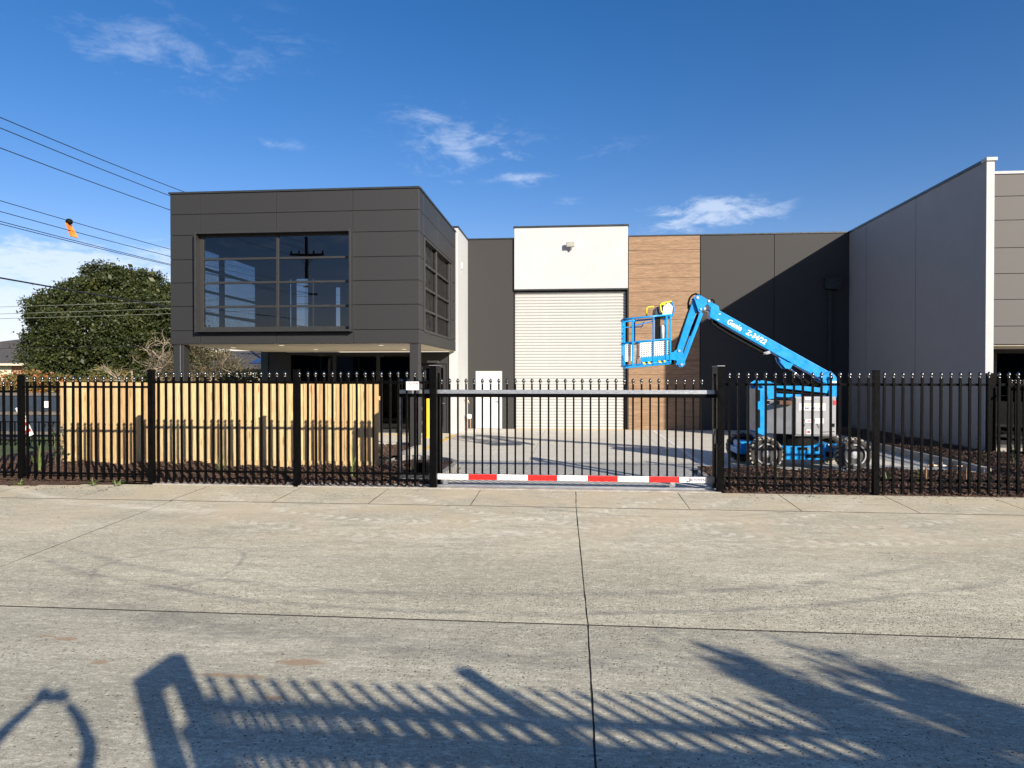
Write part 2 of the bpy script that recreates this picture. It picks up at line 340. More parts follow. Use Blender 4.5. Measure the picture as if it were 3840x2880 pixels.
M['conc'] = concrete('worn_driveway_concrete', (.45, .405, .30), (.79, .72, .54))
M['yardc'] = concrete('new_yard_concrete', (.64, .595, .51), (.80, .755, .65), drive=False)

def woodmat(name, cols, axis, pal=False):
    m = bpy.data.materials.new(name); m.use_nodes = True; k = NT(m.node_tree)
    pos = k.n('ShaderNodeTexCoord').outputs['Object']
    rnd = k.n('ShaderNodeObjectInfo').outputs['Random']
    off = k.n('ShaderNodeCombineXYZ', {0: k.math('MULTIPLY', rnd, 37.), 1: k.math('MULTIPLY', rnd, 13.), 2: k.math('MULTIPLY', rnd, 51.)}).outputs[0]
    v = k.vm('ADD', pos, off)
    st = (1.0, 1, 16) if axis == 'x' else (16, 1, .8)
    g = k.noise(k.vm('MULTIPLY', v, st), 1.6, 8, .68, 1.3)
    g2 = k.noise(k.vm('MULTIPLY', v, tuple(a*2.5 for a in st)), 3.0, 4, .6)
    c = k.mix(k.ramp(g, .34, .66), cols[0], cols[1])
    c = k.mix(k.ramp(g2, .45, .66, 0, .5 if not pal else .75), c, cols[2])
    if pal:
        tone = k.mix(k.ramp(rnd, .2, 1), (1.0, 1.0, .92), (.86, .73, .62))
        c = k.mix(1.0, c, tone, 'MULTIPLY')
        kn = k.n('ShaderNodeTexVoronoi', {'Vector': k.vm('MULTIPLY', v, (9, 1, 2.4)), 'Scale': 1.0})
        c = k.mix(k.ramp(kn.outputs['Distance'], .20, .08, 0, .8), c, (.28, .14, .05))
    b = k.n('ShaderNodeBump', {'Height': g, 'Strength': .25, 'Distance': .01})
    p = k.n('ShaderNodeBsdfPrincipled', {'Base Color': c, 'Roughness': .65, 'Normal': b.outputs[0]})
    k.n('ShaderNodeOutputMaterial', {0: p.outputs[0]}); return m
M['wood'] = woodmat('timber_look_board', ((.18, .106, .055), (.335, .208, .115), (.12, .068, .036)), 'x')
M['paling'] = woodmat('treated_pine_paling', ((.50, .375, .19), (.64, .50, .28), (.34, .215, .10)), 'z', True)

def leafmat(name, a, b, c3=None):
    m = bpy.data.materials.new(name); m.use_nodes = True; k = NT(m.node_tree)
    pos = k.n('ShaderNodeNewGeometry').outputs['Position']
    ri = k.n('ShaderNodeNewGeometry').outputs['Random Per Island']
    c = k.mix(ri, a, b)
    c = k.mix(k.ramp(k.noise(pos, .8, 3, .6), .4, .7, 0, .6), c, tuple(x*.75 for x in a))
    if c3: c = k.mix(k.math('MULTIPLY', k.ramp(k.noise(pos, 1.6, 3, .6), .45, .6), k.math('GREATER_THAN', ri, .35)), c, c3)
    p = k.n('ShaderNodeBsdfPrincipled', {'Base Color': c, 'Roughness': .5, 'Specular IOR Level': .35})
    tr = k.n('ShaderNodeBsdfTranslucent', {'Color': c})
    mx = k.n('ShaderNodeMixShader', {0: .18, 1: p.outputs[0], 2: tr.outputs[0]})
    k.n('ShaderNodeOutputMaterial', {0: mx.outputs[0]}); return m
M['leaf'] = leafmat('evergreen_leaf', (.018, .032, .009), (.072, .080, .022))
M['leafo'] = leafmat('autumn_hedge_leaf', (.09, .11, .03), (.20, .14, .05), (.42, .16, .05))
M['leafd'] = leafmat('dry_olive_leaf', (.07, .062, .03), (.18, .145, .075))
M['leafg'] = leafmat('green_shrub_leaf', (.06, .09, .02), (.17, .17, .05), (.24, .14, .05))
M['blade'] = leafmat('strap_leaf', (.07, .12, .03), (.22, .28, .10))
M['bladed'] = leafmat('dark_strap_leaf', (.02, .035, .015), (.06, .09, .04))
M['mulch'] = None
def mulchmat(name, island):
    m = bpy.data.materials.new(name); m.use_nodes = True; k = NT(m.node_tree)
    g = k.n('ShaderNodeNewGeometry'); pos = g.outputs['Position']
    f = g.outputs['Random Per Island'] if island else k.noise(pos, 45, 4, .7)
    c = k.mix(f, (.040, .022, .014), (.165, .092, .058))
    c = k.mix(k.ramp(k.noise(pos, 3, 3, .6), .35, .7, 0, .6), c, (.06, .035, .024))
    b = k.n('ShaderNodeBump', {'Height': k.noise(pos, 60, 5, .7), 'Strength': .9, 'Distance': .02})
    p = k.n('ShaderNodeBsdfPrincipled', {'Base Color': c, 'Roughness': .9, 'Normal': b.outputs[0]})
    k.n('ShaderNodeOutputMaterial', {0: p.outputs[0]}); return m
M['mulch'] = mulchmat('bark_mulch_soil', False); M['chip'] = mulchmat('bark_chip', True)
def brickmat():
    m = bpy.data.materials.new('red_brick_far'); m.use_nodes = True; k = NT(m.node_tree)
    pos = k.n('ShaderNodeTexCoord').outputs['Object']
    q = k.n('ShaderNodeSeparateXYZ', {0: pos}); v = k.n('ShaderNodeCombineXYZ', {0: q.outputs[0], 1: q.outputs[2], 2: 0.0}).outputs[0]
    br = k.n('ShaderNodeTexBrick', {'Vector': v, 'Color1': (.42, .12, .06, 1), 'Color2': (.55, .19, .10, 1), 'Mortar': (.45, .36, .28, 1), 'Scale': 1.0, 'Mortar Size': .012, 'Brick Width': .24, 'Row Height': .086})
    p = k.n('ShaderNodeBsdfPrincipled', {'Base Color': br.outputs[0], 'Roughness': .85})
    k.n('ShaderNodeOutputMaterial', {0: p.outputs[0]}); return m
M['brick'] = brickmat()

# ================================================================== GROUND
def g(y):
    if y > 11.2: return 0.0
    if y < -2.0: return g(-2.0)
    a = -.04*(11.2-y); b = -.2212+.05*(5.67-y)      # fall from the gate and rise to the near side, meeting in a shallow dish
    return (a if y > 5.67 else b)+.018*math.exp(-((y-5.67)/.75)**2)
gr = MB(); gr.add([(-900, -900, -.34), (900, -900, -.34), (900, 900, -.34), (-900, 900, -.34)], [(0, 1, 2, 3)])
tag(gr.build('ground', M['grass']), kind='structure')
st = MB().box(-24.5, -17.0, 19.0, 200, -.33, -.06).box(-24.5, -17, -60, 19.0, -.33, -.06)
tag(st.build('street', M['asph']), kind='structure')
vg = MB().box(-17.0, -12.6, -60, 200, -.33, -.03)
tag(vg.build('grass_verge', M['grass']), kind='structure')

drive = MB().box(-30, 30, 11.0, 11.19, -.30, -.06)
ysg = [-30, -2]+[-2+i*.3835 for i in range(1, 35)]+[11.0]
for ya, yb in zip(ysg[:-1], ysg[1:]):
    if yb-ya < .01: continue
    drive.add([(-12.6, ya, g(ya)-.0045), (30, ya, g(ya)-.0045), (30, yb, g(yb)-.0045), (-12.6, yb, g(yb)-.0045)], [(0, 1, 2, 3)])
dr = drive.build('driveway', M['dirtj']); tag(dr, kind='structure')
def slab(p00, p10, p11, p01, parent=dr, th=.0035, jag=.0016):
    # concrete slab with slightly ragged saw-cut edges, following the fall of the ground
    n = max(2, int((p01[1]-p00[1])/.16)); m = max(2, int((p10[0]-p00[0])/.3)); mb = MB()
    for q in range(n+1):
        f = q/n; xa = p00[0]+(p01[0]-p00[0])*f; xb = p10[0]+(p11[0]-p10[0])*f; y = p00[1]+(p01[1]-p00[1])*f
        for w_ in range(m+1):
            ex = random.uniform(-jag, jag)*2 if w_ in (0, m) else 0; ey = random.uniform(-jag, jag) if q in (0, n) else 0
            mb.v.append((xa+(xb-xa)*w_/m+ex, y+ey, g(y)))
    for q in range(n):
        for w_ in range(m): a = q*(m+1)+w_; mb.f.append((a, a+1, a+m+2, a+m+1))
    rim = [w_ for w_ in range(m+1)]+[q*(m+1)+m for q in range(1, n+1)]+[n*(m+1)+w_ for w_ in range(m-1, -1, -1)]+[q*(m+1) for q in range(n-1, 0, -1)]
    b0 = len(mb.v); mb.v += [(mb.v[a][0], mb.v[a][1], mb.v[a][2]-th) for a in rim]
    nt = len(mb.f); mb.f += [(rim[a], b0+a, b0+(a+1) % len(rim), rim[(a+1) % len(rim)]) for a in range(len(rim))]
    o = mb.build('slab', M['conc'], parent); o.data.materials.append(M['dirtj'])
    o.data.polygons.foreach_set('material_index', [0]*nt+[1]*len(rim)); return o
J = .0062; JY = .0135
def row(y0, y1, xs0, xs1, jag=.0016):      # joints run between xs at the near edge and xs at the far edge
    for (a0, a1), (b0, b1) in zip(zip(xs0[:-1], xs0[1:]), zip(xs1[:-1], xs1[1:])):
        slab((a0+J, y0+JY), (a1-J, y0+JY), (b1-J, y1-JY), (b0+J, y1-JY), jag=jag)
row(-30, -2, [-12, -6, .05, 6.2, 12.4, 18], [-12, -6, .05, 6.2, 12.4, 18])
row(-2, 5.67, [-12, -6.09, .10, 6.2, 12.4, 18], [-12, -6.09, .115, 6.25, 12.4, 18])
row(5.67, 9.98, [-12.2, -6.09, .115, 6.25, 12.4, 18], [-12.2, -6.16, .03, 6.3, 12.4, 18])
tk = [-12.2, -9.4, -7.8, -6.2, -4.57, -3.08, -1.53, .03, 1.66, 3.22, 4.82, 6.4, 8.0, 9.6, 12.4]
row(9.98, 11.17, tk, tk)
# yard
yard = MB().box(-12.2, 24, 13.0, 17.5, -.30, -.007).box(-2.30, 2.32, 11.35, 13.0, -.30, -.007).box(-12.2, 24, 17.5, 60, -.30, -.007)
yd = yard.build('yard_base', M['dirtj']); tag(yd, kind='structure')
def yslab(x0, x1, y0, y1):
    o = MB().box(x0+.005, x1-.005, y0+.005, y1-.005, -.006, 0).build('slab', M['yardc'], yd)
for x0, x1 in ((-10.6, -7.4), (-7.4, -4.2), (-4.2, -1.0), (-1.0, 2.3), (2.3, 5.1), (5.1, 7.85)):
    for y0, y1 in ((13.9, 17.6), (17.6, 21.0), (21.0, 25.9)):
        if x1 < -4 and y0 < 15: continue
        yslab(x0, x1, y0, y1)
yslab(-2.30, 2.32, 11.62, 13.9); yslab(9.6, 14, 14.0, 19.5)
# pale plinth under fence / track slab
pl = MB().box(-7.35, 2.35, 11.185, 11.62, -.12, .012)
tag(pl.build('gate_track_slab', M['kerb']), kind='structure')

# painted lines
tag(MB().box(2.69, 2.79, 14.1, 24.0, .001, .005).build('parking_line', M['wht']), 'long white painted bay line on the yard slab right of the roller door', 'line marking')
tag(MB().box(-2.1, 1.85, 24.20, 24.30, .001, .005).build('door_line', M['yellow']), 'yellow painted threshold line along the foot of the roller door', 'line marking')
tag(MB().box(-3.86, -3.76, 17.0, 21.6, .001, .005).add([], []).build('walkway_line', M['yellow']), 'yellow painted line leading from the kerb to the entry door', 'line marking')
tag(MB().box(-10.2, -3.9, 21.55, 21.66, .001, .005).box(-6.3, -6.2, 18.9, 21.5, .001, .005).build('bay_line', M['yellow']), 'yellow painted line under the overhang in front of the ground floor glazing', 'line marking')
tag(MB().prismz([(-6.2, 17.75), (-4.25, 17.75), (-4.25, 18.65), (-6.2, 18.65)], .002, .006).build('bay_patch', mat('blue_paint', (.05, .22, .55), .6, var=.2, vscale=5)), 'blue painted patch of the accessible bay beside the right column', 'line marking')

# garden beds
def bedh(x, y):
    n = .035*math.sin(x*2.1+y*3.3)+.03*math.sin(x*5.3-y*2.2)+.02*math.sin(x*11+y*9)
    return n
def bed(name, x0, x1, y0, y1, hf, step=.13, mask=None):
    nx = int((x1-x0)/step)+1; ny = int((y1-y0)/step)+1; vs = []; fs = []
    for j in range(ny+1):
        for i in range(nx+1):
            x = x0+(x1-x0)*i/nx; y = y0+(y1-y0)*j/ny
            vs.append((x, y, hf(x, y)))
    for j in range(ny):
        for i in range(nx):
            a = j*(nx+1)+i
            if mask and not mask(vs[a][0], vs[a][1]): continue
            fs.append((a, a+1, a+nx+2, a+nx+1))
    me = MB(); me.v = vs; me.f = fs
    o = me.build(name, M['mulch'], smooth=True); tag(o, kind='structure'); return o
def sm(a, b, x): t = min(1, max(0, (x-a)/(b-a))); return t*t*(3-2*t)
def hl(x, y):   # left bed
    e = sm(11.2, 11.9, y)*.10-.03
    if x < -7.3: e = sm(10.8, 11.7, y)*.11-.01
    return e+bedh(x, y)*.6*sm(11.2, 11.6, y)+.02
def inL(x, y):
    if x > -2.5: return False
    if y > 14.0: return x < -4.0
    return True
def hr(x, y):
    e = sm(11.2, 11.7, y)*.07-.02
    if x > 7.7: e += .10*sm(7.7, 8.1, x)
    return e+bedh(x, y)*.55*sm(11.2, 11.6, y)+.015
def inR(x, y): return x < 9.37 and (y < 13.72 or x > 7.75)
bed('garden_bed', -12.5, -2.45, 11.19, 17.6, hl, mask=lambda x, y: inL(x, y))
bed('garden_bed_edge', -12.5, -7.38, 10.80, 11.25, lambda x, y: g(y)+.006+.02*sm(10.8, 11.2, y)+.012*math.sin(x*7+y*5), step=.09, mask=lambda x, y: y > 10.82+.30*sm(-9.9, -7.4, x)+.03*math.sin(x*4))
bed('garden_bed_right', 2.42, 9.5, 11.19, 24.3, hr, mask=inR)
bed('garden_bed_far', 9.37, 13.5, 11.19, 16.5, hr)

def chips(name, regs, hf, label, seed=3):
    rng = np.random.default_rng(seed); V = []; F = []; n0 = 0
    for (x0, x1, y0, y1, n, s0, s1, ok) in regs:
        x = rng.uniform(x0, x1, n); y = rng.uniform(y0, y1, n)
        keep = np.array([ok(a, b) for a, b in zip(x, y)]) if ok else np.ones(n, bool)
        x = x[keep]; y = y[keep]; n = len(x)
        z = np.array([hf(a, b) for a, b in zip(x, y)])+rng.uniform(0, .022, n)
        ln = rng.uniform(s0, s1, n); wd = ln*rng.uniform(.25, .6, n); th = ln*rng.uniform(.08, .22, n)
        az_ = rng.uniform(0, 2*np.pi, n); tl = rng.normal(0, .38, n); rl = rng.normal(0, .4, n)
        ca, sa, ct, s_t, cr, sr = np.cos(az_), np.sin(az_), np.cos(tl), np.sin(tl), np.cos(rl), np.sin(rl)
        ux = np.stack([ca*ct, sa*ct, s_t], 1); vx = np.stack([-sa*cr, ca*cr, sr], 1); wx = np.cross(ux, vx)
        c = np.stack([x, y, z], 1)
        cs = [(-1, -.6, -1), (1, -.8, -1), (.8, 1, -1), (-.9, .7, -1), (-.8, -.5, 1), (.9, -.6, 1), (.6, .7, 1), (-.7, .6, 1)]
        P = np.stack([c+ux*(a*ln/2)[:, None]+vx*(b*wd/2)[:, None]+wx*(d*th/2)[:, None] for a, b, d in cs], 1)
        V.append(P.reshape(-1, 3)); base = n0+np.arange(n)[:, None, None]*8
        q = np.array([(0, 3, 2, 1), (4, 5, 6, 7), (0, 1, 5, 4), (1, 2, 6, 5), (2, 3, 7, 6), (3, 0, 4, 7)])[None]
        F.append((base+q).reshape(-1, 4)); n0 += n*8
    return fastmesh(name, np.concatenate(V), np.concatenate(F), M['chip'])
def fastmesh(name, V, F, m, parent=None, kind=None):
    if parent is not None: V = V-np.array(ORG.get(parent.name, (0, 0, 0)))
    me = bpy.data.meshes.new(name); me.vertices.add(len(V)); me.vertices.foreach_set('co', V.astype(np.float32).ravel())
    nf, kk = F.shape; me.loops.add(nf*kk); me.loops.foreach_set('vertex_index', F.astype(np.int32).ravel())
    me.polygons.add(nf); me.polygons.foreach_set('loop_start', np.arange(0, nf*kk, kk, dtype=np.int32)); me.polygons.foreach_set('loop_total', np.full(nf, kk, np.int32))
    me.update(calc_edges=True); me.materials.append(m)
    o = bpy.data.objects.new(name, me); COL.objects.link(o)
    if parent is not None: o.parent = parent; ORG[o.name] = ORG.get(parent.name, (0, 0, 0))
    if kind: o['kind'] = kind
    return o
o = chips('bark_mulch', [(-12.3, -2.48, 11.22, 13.0, 9500, .02, .07, None), (-12.3, -7.4, 10.85, 11.25, 1500, .012, .04, lambda x, y: y > 10.84+.30*sm(-9.9, -7.4, x)+.03*math.sin(x*4)), (-12.3, -2.5, 13.0, 14.0, 1500, .02, .07, None), (-10.5, -4.0, 14.0, 17.5, 2600, .03, .09, inL)], lambda x, y: hl(x, y)+.008, '')
tag(o, 'red brown bark mulch under the left fence and behind the pine screen', 'mulch', kind='stuff')
o = chips('bark_mulch', [(2.45, 9.4, 11.22, 13.7, 11000, .02, .085, None), (7.8, 9.45, 13.7, 22, 4200, .03, .09, None), (9.5, 13.0, 11.3, 16.4, 4500, .03, .09, None)], hr, '', 5)
tag(o, 'coarse bark mulch under the right fence and along the grey wall', 'mulch', kind='stuff')

_c = M['chip']; M['chip'] = mat('grit_stone', (.16, .14, .12), .9, var=.5, vscale=5)
o = chips('loose_grit', [(-9, 8, 2.3, 11.0, 420, .006, .022, None), (-9, -2.4, 10.3, 11.15, 160, .008, .028, None), (2.5, 9, 10.5, 11.17, 160, .008, .028, None)], lambda x, y: g(y)-.002, '', 9)
tag(o, 'loose grit and tiny stones scattered over the driveway slabs', 'grit', kind='stuff'); M['chip'] = _c
o = chips('spilled_mulch', [(-9.5, -7.4, 10.5, 10.95, 60, .01, .035, None), (2.5, 9, 10.8, 11.17, 130, .01, .035, None), (-2.3, 2.3, 11.0, 13.0, 30, .01, .03, None)], lambda x, y: g(y)+.002, '', 10)
tag(o, 'few bark chips spilled from the beds onto the concrete edge', 'mulch', kind='stuff')
def sweep_kerb(pts, wd, h, label, z0=-.04):
    mb = MB(); pts = [Vector(p) for p in pts]; m = len(pts)
    for i, p in enumerate(pts):
        t = (pts[min(i+1, m-1)]-pts[max(i-1, 0)]).normalized(); nrm = Vector((-t.y, t.x))
        for s_, zz_ in ((-.5, z0), (-.46, h-.02), (-.34, h), (.34, h), (.46, h-.02), (.5, z0)):
            q = p+nrm*wd*s_; mb.v.append((q.x, q.y, zz_))
    for i in range(m-1):
        for j in range(5): a = i*6+j; mb.f.append((a, a+1, a+7, a+6))
    mb.f += [(5, 4, 3, 2, 1, 0), tuple(range((m-1)*6, m*6))]
    return tag(mb.build('kerb', M['kerb']), label, 'kerb')
arcp = [(-2.38-1.4*(1-math.cos(a)), 13.5+1.35*math.sin(a)) for a in np.linspace(0, math.pi/2, 9)]
sweep_kerb([(-2.38, 11.65), (-2.38, 12.6)]+arcp+[(-3.92, 15.4), (-3.95, 16.5), (-3.97, 17.4), (-4.25, 17.68), (-5.5, 17.7), (-7.8, 17.7), (-10.4, 17.7)], .15, .13, 'pale concrete kerb curving round the bed left of the gate opening')
arcr = [(2.40+.5*(1-math.cos(a)), 13.2+.55*math.sin(a)) for a in np.linspace(0, math.pi/2, 6)]
sweep_kerb([(2.40, 11.65), (2.40, 12.6)]+arcr+[(4.0, 13.78), (6.0, 13.78), (7.6, 13.75)], .14, .06, 'low concrete kerb along the bed in front of the boom lift')
sweep_kerb([(7.76, 13.6), (7.78, 16), (7.8, 20), (7.8, 24.2)], .14, .15, 'straight concrete kerb between the yard and the bed by the grey wall')

# ================================================================== BUILDINGS
def panel(parent, name, x0, x1, y0, y1, z0, z1, m, gap=.006, bev=.003):
    return MB().box(x0+gap, x1-gap, y0, y1, z0+gap, z1-gap).build(name, m, parent, bevel=bev)
# ---- left office box
B = thing('office_building', (-7.17, 19.5, 0), 'charcoal clad upper storey office box on columns with big four row window', 'building')
X0, X1, YF, YB, ZB, ZT = -10.46, -3.88, 16.9, 22.2, 2.71, 6.60
wx0, wx1, wz0, wz1 = -9.65, -5.63, 3.06, 5.52
sy0, sy1, sz0, sz1 = 17.43, 21.35, 3.03, 5.49
wl = MB()   # structural walls behind the cladding
t = .03
wl.box(X0+t, wx0, YF+t, YF+.2, ZB, ZT).box(wx1, X1-t, YF+t, YF+.2, ZB, ZT).box(wx0, wx1, YF+t, YF+.2, ZB, wz0).box(wx0, wx1, YF+t, YF+.2, wz1, ZT)
wl.box(X1-.2, X1-t, YF+.2, sy0, ZB, ZT).box(X1-.2, X1-t, sy1, YB, ZB, ZT).box(X1-.2, X1-t, sy0, sy1, ZB, sz0).box(X1-.2, X1-t, sy0, sy1, sz1, ZT)
wl.build('wall', M['jamb'], B)
wl = MB()   # inner lining and far walls
wl.box(X0+.02, X0+.2, YF+.21, 17.6, ZB+.02, ZT).box(X0+.02, X0+.2, 21.6, YB, ZB+.02, ZT).box(X0+.02, X0+.2, 17.6, 21.6, ZB+.02, 3.0).box(X0+.02, X0+.2, 17.6, 21.6, 5.45, ZT)
zs0, zs1 = 2.9, 5.15
xs = [X0+.2, -9.50, -9.41, -9.28, -8.82, -8.73, -8.62, -7.92, -7.73, X1-.2]
for a, b in ((0, 1), (2, 3), (4, 5), (6, 7), (8, 9)): wl.box(xs[a], xs[b], YB-.15, YB, ZB+.02, ZT)
for a, b in ((1, 2), (3, 4), (5, 6), (7, 8)): wl.box(xs[a], xs[b], YB-.15, YB, ZB+.02, zs0).box(xs[a], xs[b], YB-.15, YB, zs1-(.3 if b == 8 else 0), ZT)
wl.build('inner_wall', M['inter'], B)
MB().box(X0+.2, X1-.2, YF+.2, YB-.15, 5.75, 5.80).build('ceiling', M['inter'], B)
MB().box(X0+.03, X1-.03, YF+.03, YB, ZT-.05, ZT+.0).build('roof', M['cap'], B)
MB().box(X0+.04, X1-.04, YF+.04, YB-.01, ZB+.02, ZB+.07).build('floor', M['carpet'], B)
so_ = MB().box(X0+.03, X1-.03, YF+.03, YB, ZB-.005, ZB+.017).build('soffit', M['soffit'], B)
for x, y in ((-7.78, 17.6), (-5.12, 17.79), (-7.88, 20.3), (-5.17, 20.47), (-9.8, 18.9)):
    MB().lathe([(.065, 0), (.065, .008), (.05, .008)], (x, y, ZB-.013), n=16).build('downlight', M['lamp'], so_)
cap = MB().box(X0-.03, X1+.03, YF-.03, YF+.12, ZT, ZT+.05).box(X1-.12, X1+.03, YF+.12, YB, ZT, ZT+.05).box(X0-.03, X0+.12, YF+.12, YB, ZT, ZT+.05)
cap.build('parapet_cap', M['cap'], B, bevel=.004)
zr = [2.71, 3.06, 3.69, 4.30, 4.90, 5.53, 6.07, 6.60]; xc = [X0, -9.65, -7.605, -5.59, X1]
for i in range(7):
    for j in range(4):
        if 1 <= i <= 4 and j in (1, 2): continue
        panel(B, 'cladding_panel', xc[j], xc[j+1], YF, YF+t, zr[i], zr[i+1], M['charc'])
ysj = [YF+.0, sy0, 19.33, sy1, YB]
for i in range(7):
    for j in range(4):
        if 1 <= i <= 4 and j in (1, 2): continue
        MB().box(X1-t, X1, ysj[j]+.006+(t if j == 0 else 0), ysj[j+1]-.006, zr[i]+.006, zr[i+1]-.006).build('cladding_panel', M['charc'], B, bevel=.003)
for i in range(7): MB().box(X0, X0+.018, YF+t+.006, 17.6 if 1 <= i <= 4 else YB, zr[i]+.006, zr[i+1]-.006).build('cladding_panel', M['charc'], B)
# front window with projecting hood
W = MB()
W.box(wx0-.05, wx0, YF-.2, YF+.1, wz0-.06, wz1+.06).box(wx1, wx1+.05, YF-.2, YF+.1, wz0-.06, wz1+.06)
W.box(wx0, wx1, YF-.2, YF+.1, wz1, wz1+.05).box(wx0, wx1, YF-.2, YF+.1, wz0-.05, wz0)
win = W.build('window', M['frame'], B, bevel=.003)
fr = MB(); yw = YF+.0
xm = -7.57
for a, b in ((wx0, wx0+.1), (xm-.035, xm+.035), (wx1-.02, wx1)): fr.box(a, b, yw, yw+.07, wz0, wz1)
for a, b in ((wz0, wz0+.09), (wz1-.05, wz1), (3.67-.028, 3.67+.028), (4.29-.028, 4.29+.028), (4.905-.028, 4.905+.028)):
    fr.box(wx0+.1, xm-.035, yw+.002, yw+.068, a, b).box(xm+.035, wx1-.02, yw+.002, yw+.068, a, b)
fr.build('frame', M['frame'], win, bevel=.003)
zq = [wz0+.09, 3.642, 3.698, 4.262, 4.318, 4.877, 4.933, wz1-.05]
for a, b in ((wx0+.1, xm-.035), (xm+.035, wx1-.02)):
    for q in range(4): MB().box(a, b, yw+.03, yw+.036, zq[2*q], zq[2*q+1]).build('pane', M['glass'], win)
# side window
W = MB(); xo = X1
for a, b in ((sy0, sy0+.06), (sy1-.06, sy1)): W.box(xo-.12, xo+.03, a, b, sz0, sz1)
for a, b in ((sz0, sz0+.06), (sz1-.06, sz1)): W.box(xo-.12, xo+.03, sy0+.06, sy1-.06, a, b)
win = W.build('window', M['frame'], B, bevel=.003)
fr = MB(); ym = 19.15
fr.box(xo-.07, xo-.005, ym-.045, ym+.045, sz0+.06, sz1-.06).box(xo-.07, xo-.005, 21.1, 21.18, sz0+.06, sz1-.06)
for z in (3.62, 4.20, 4.82): fr.box(xo-.068, xo-.012, sy0+.06, sy1-.06, z-.03, z+.03)
fr.build('frame', M['frame'], win, bevel=.003)
for a, b in ((sy0+.06, ym-.04), (ym+.04, 21.1)):
    for c_, d in ((sz0+.06, 3.59), (3.65, 4.17), (4.23, 4.79), (4.85, sz1-.06)): MB().box(xo-.085, xo-.08, a, b, c_, d).build('pane', M['sglass'], win)
# far-left glazing seen through the room
win = MB().box(X0+.05, X0+.15, 17.6, 17.68, 3.0, 5.45).box(X0+.05, X0+.15, 21.52, 21.6, 3.0, 5.45).box(X0+.05, X0+.15, 19.25, 19.4, 3.0, 5.45)
for z in (3.66, 4.28, 4.9): win.box(X0+.052, X0+.148, 17.68, 19.25, z-.03, z+.03).box(X0+.052, X0+.148, 19.4, 21.52, z-.03, z+.03)
win = win.build('window', M['frame'], B)
MB().box(X0+.09, X0+.095, 17.68, 21.52, 3.0, 5.45).build('pane', M['cglass'], win)
# columns
for x0, x1, lb in ((-10.42, -10.14, 'c'), (-4.14, -3.91, 'd')):
    MB().box(x0, x1, YF+.06, YF+.34, 0, ZB-.006).build('column', M['charc'], B, bevel=.006)
MB().box(-10.236, -10.226, YF+.05, YF+.06, 0, ZB-.01).build('cover_strip', M['galv'], B)
# ground floor
G = MB().box(-10.3, -4.1, 22.42, 24.3, 0, 2.69).build('ground_floor_core', M['blackin'], B)
MB().box(-10.3, -9.60, 22.3, 22.4, 0, 2.69).build('wall', M['charc'], B, bevel=.003)
MB().box(-10.56, -10.32, 22.25, 23.8, 0, 2.85).build('end_wall', mat('dark_green_grey_panel', (.03, .045, .045), .6), B)
bays = [-9.60, -8.02, -6.52, -5.30]
for a, b in zip(bays[:-1], bays[1:]):
    f = MB().box(a, a+.06, 22.3, 22.4, 0, 2.69).box(b-.06, b, 22.3, 22.4, 0, 2.69).box(a+.06, b-.06, 22.3, 22.4, 2.60, 2.69).box(a+.06, b-.06, 22.3, 22.4, 0, .12)
    f = f.build('window', M['charc'], B, bevel=.002)
    MB().box(a+.06, b-.06, 22.34, 22.35, .12, 2.60).build('pane', M['dglass'], f)
f = MB().box(-5.30, -5.02, 22.28, 22.4, 0, 2.69).box(-4.2, -4.1, 22.28, 22.4, 0, 2.69).box(-5.02, -4.2, 22.28, 22.4, 2.30, 2.69).build('door_frame', M['charc'], B, bevel=.003)
d = MB().box(-5.0, -4.9, 22.31, 22.36, .02, 2.28).box(-4.32, -4.22, 22.31, 22.36, .02, 2.28).box(-4.9, -4.32, 22.31, 22.36, 2.16, 2.28).box(-4.9, -4.32, 22.31, 22.36, .02, .2).build('door', M['charc'], B, bevel=.003)
MB().box(-4.9, -4.32, 22.33, 22.34, .2, 2.16).build('pane', M['dglass'], d)
MB().tube([(-4.44, 22.29, .99), (-4.28, 22.29, .99)], .011, 8).tube([(-4.28, 22.29, .99), (-4.28, 22.33, .99)], .011, 8).build('handle', M['galv'], d)
for z in (.28, .75, 1.5, 2.1): MB().box(-5.03, -5.005, 22.268, 22.28, z, z+.11).build('hinge', M['galv'], d)
MB().box(-4.85, -4.45, 22.26, 22.28, 2.34, 2.40).build('door_closer', M['galv'], d)

# ---- warehouse at the back
H = thing('warehouse', (0, 30, 0), 'wide flat roofed warehouse with white lintel, roller door and timber look cladding', 'building')
YW = 24.4; ZH = 6.80
MB().box(-4.0, 9.5, 26.2, 60, 0, ZH-.2).build('body', M['charc2'], H)
# white fin wall
MB().box(-3.99, -3.82, YB+.08, YW+.2, 0, 6.78).build('fin_wall', M['white'], H, bevel=.004)
MB().box(-4.02, -3.79, YB+.05, YW+.1, 6.78, 6.83).build('fin_cap', M['cap'], H)
MB().box(-4.1, -3.99, YB+.02, YB+.3, 0, 6.5).build('fin_return', M['white'], H)
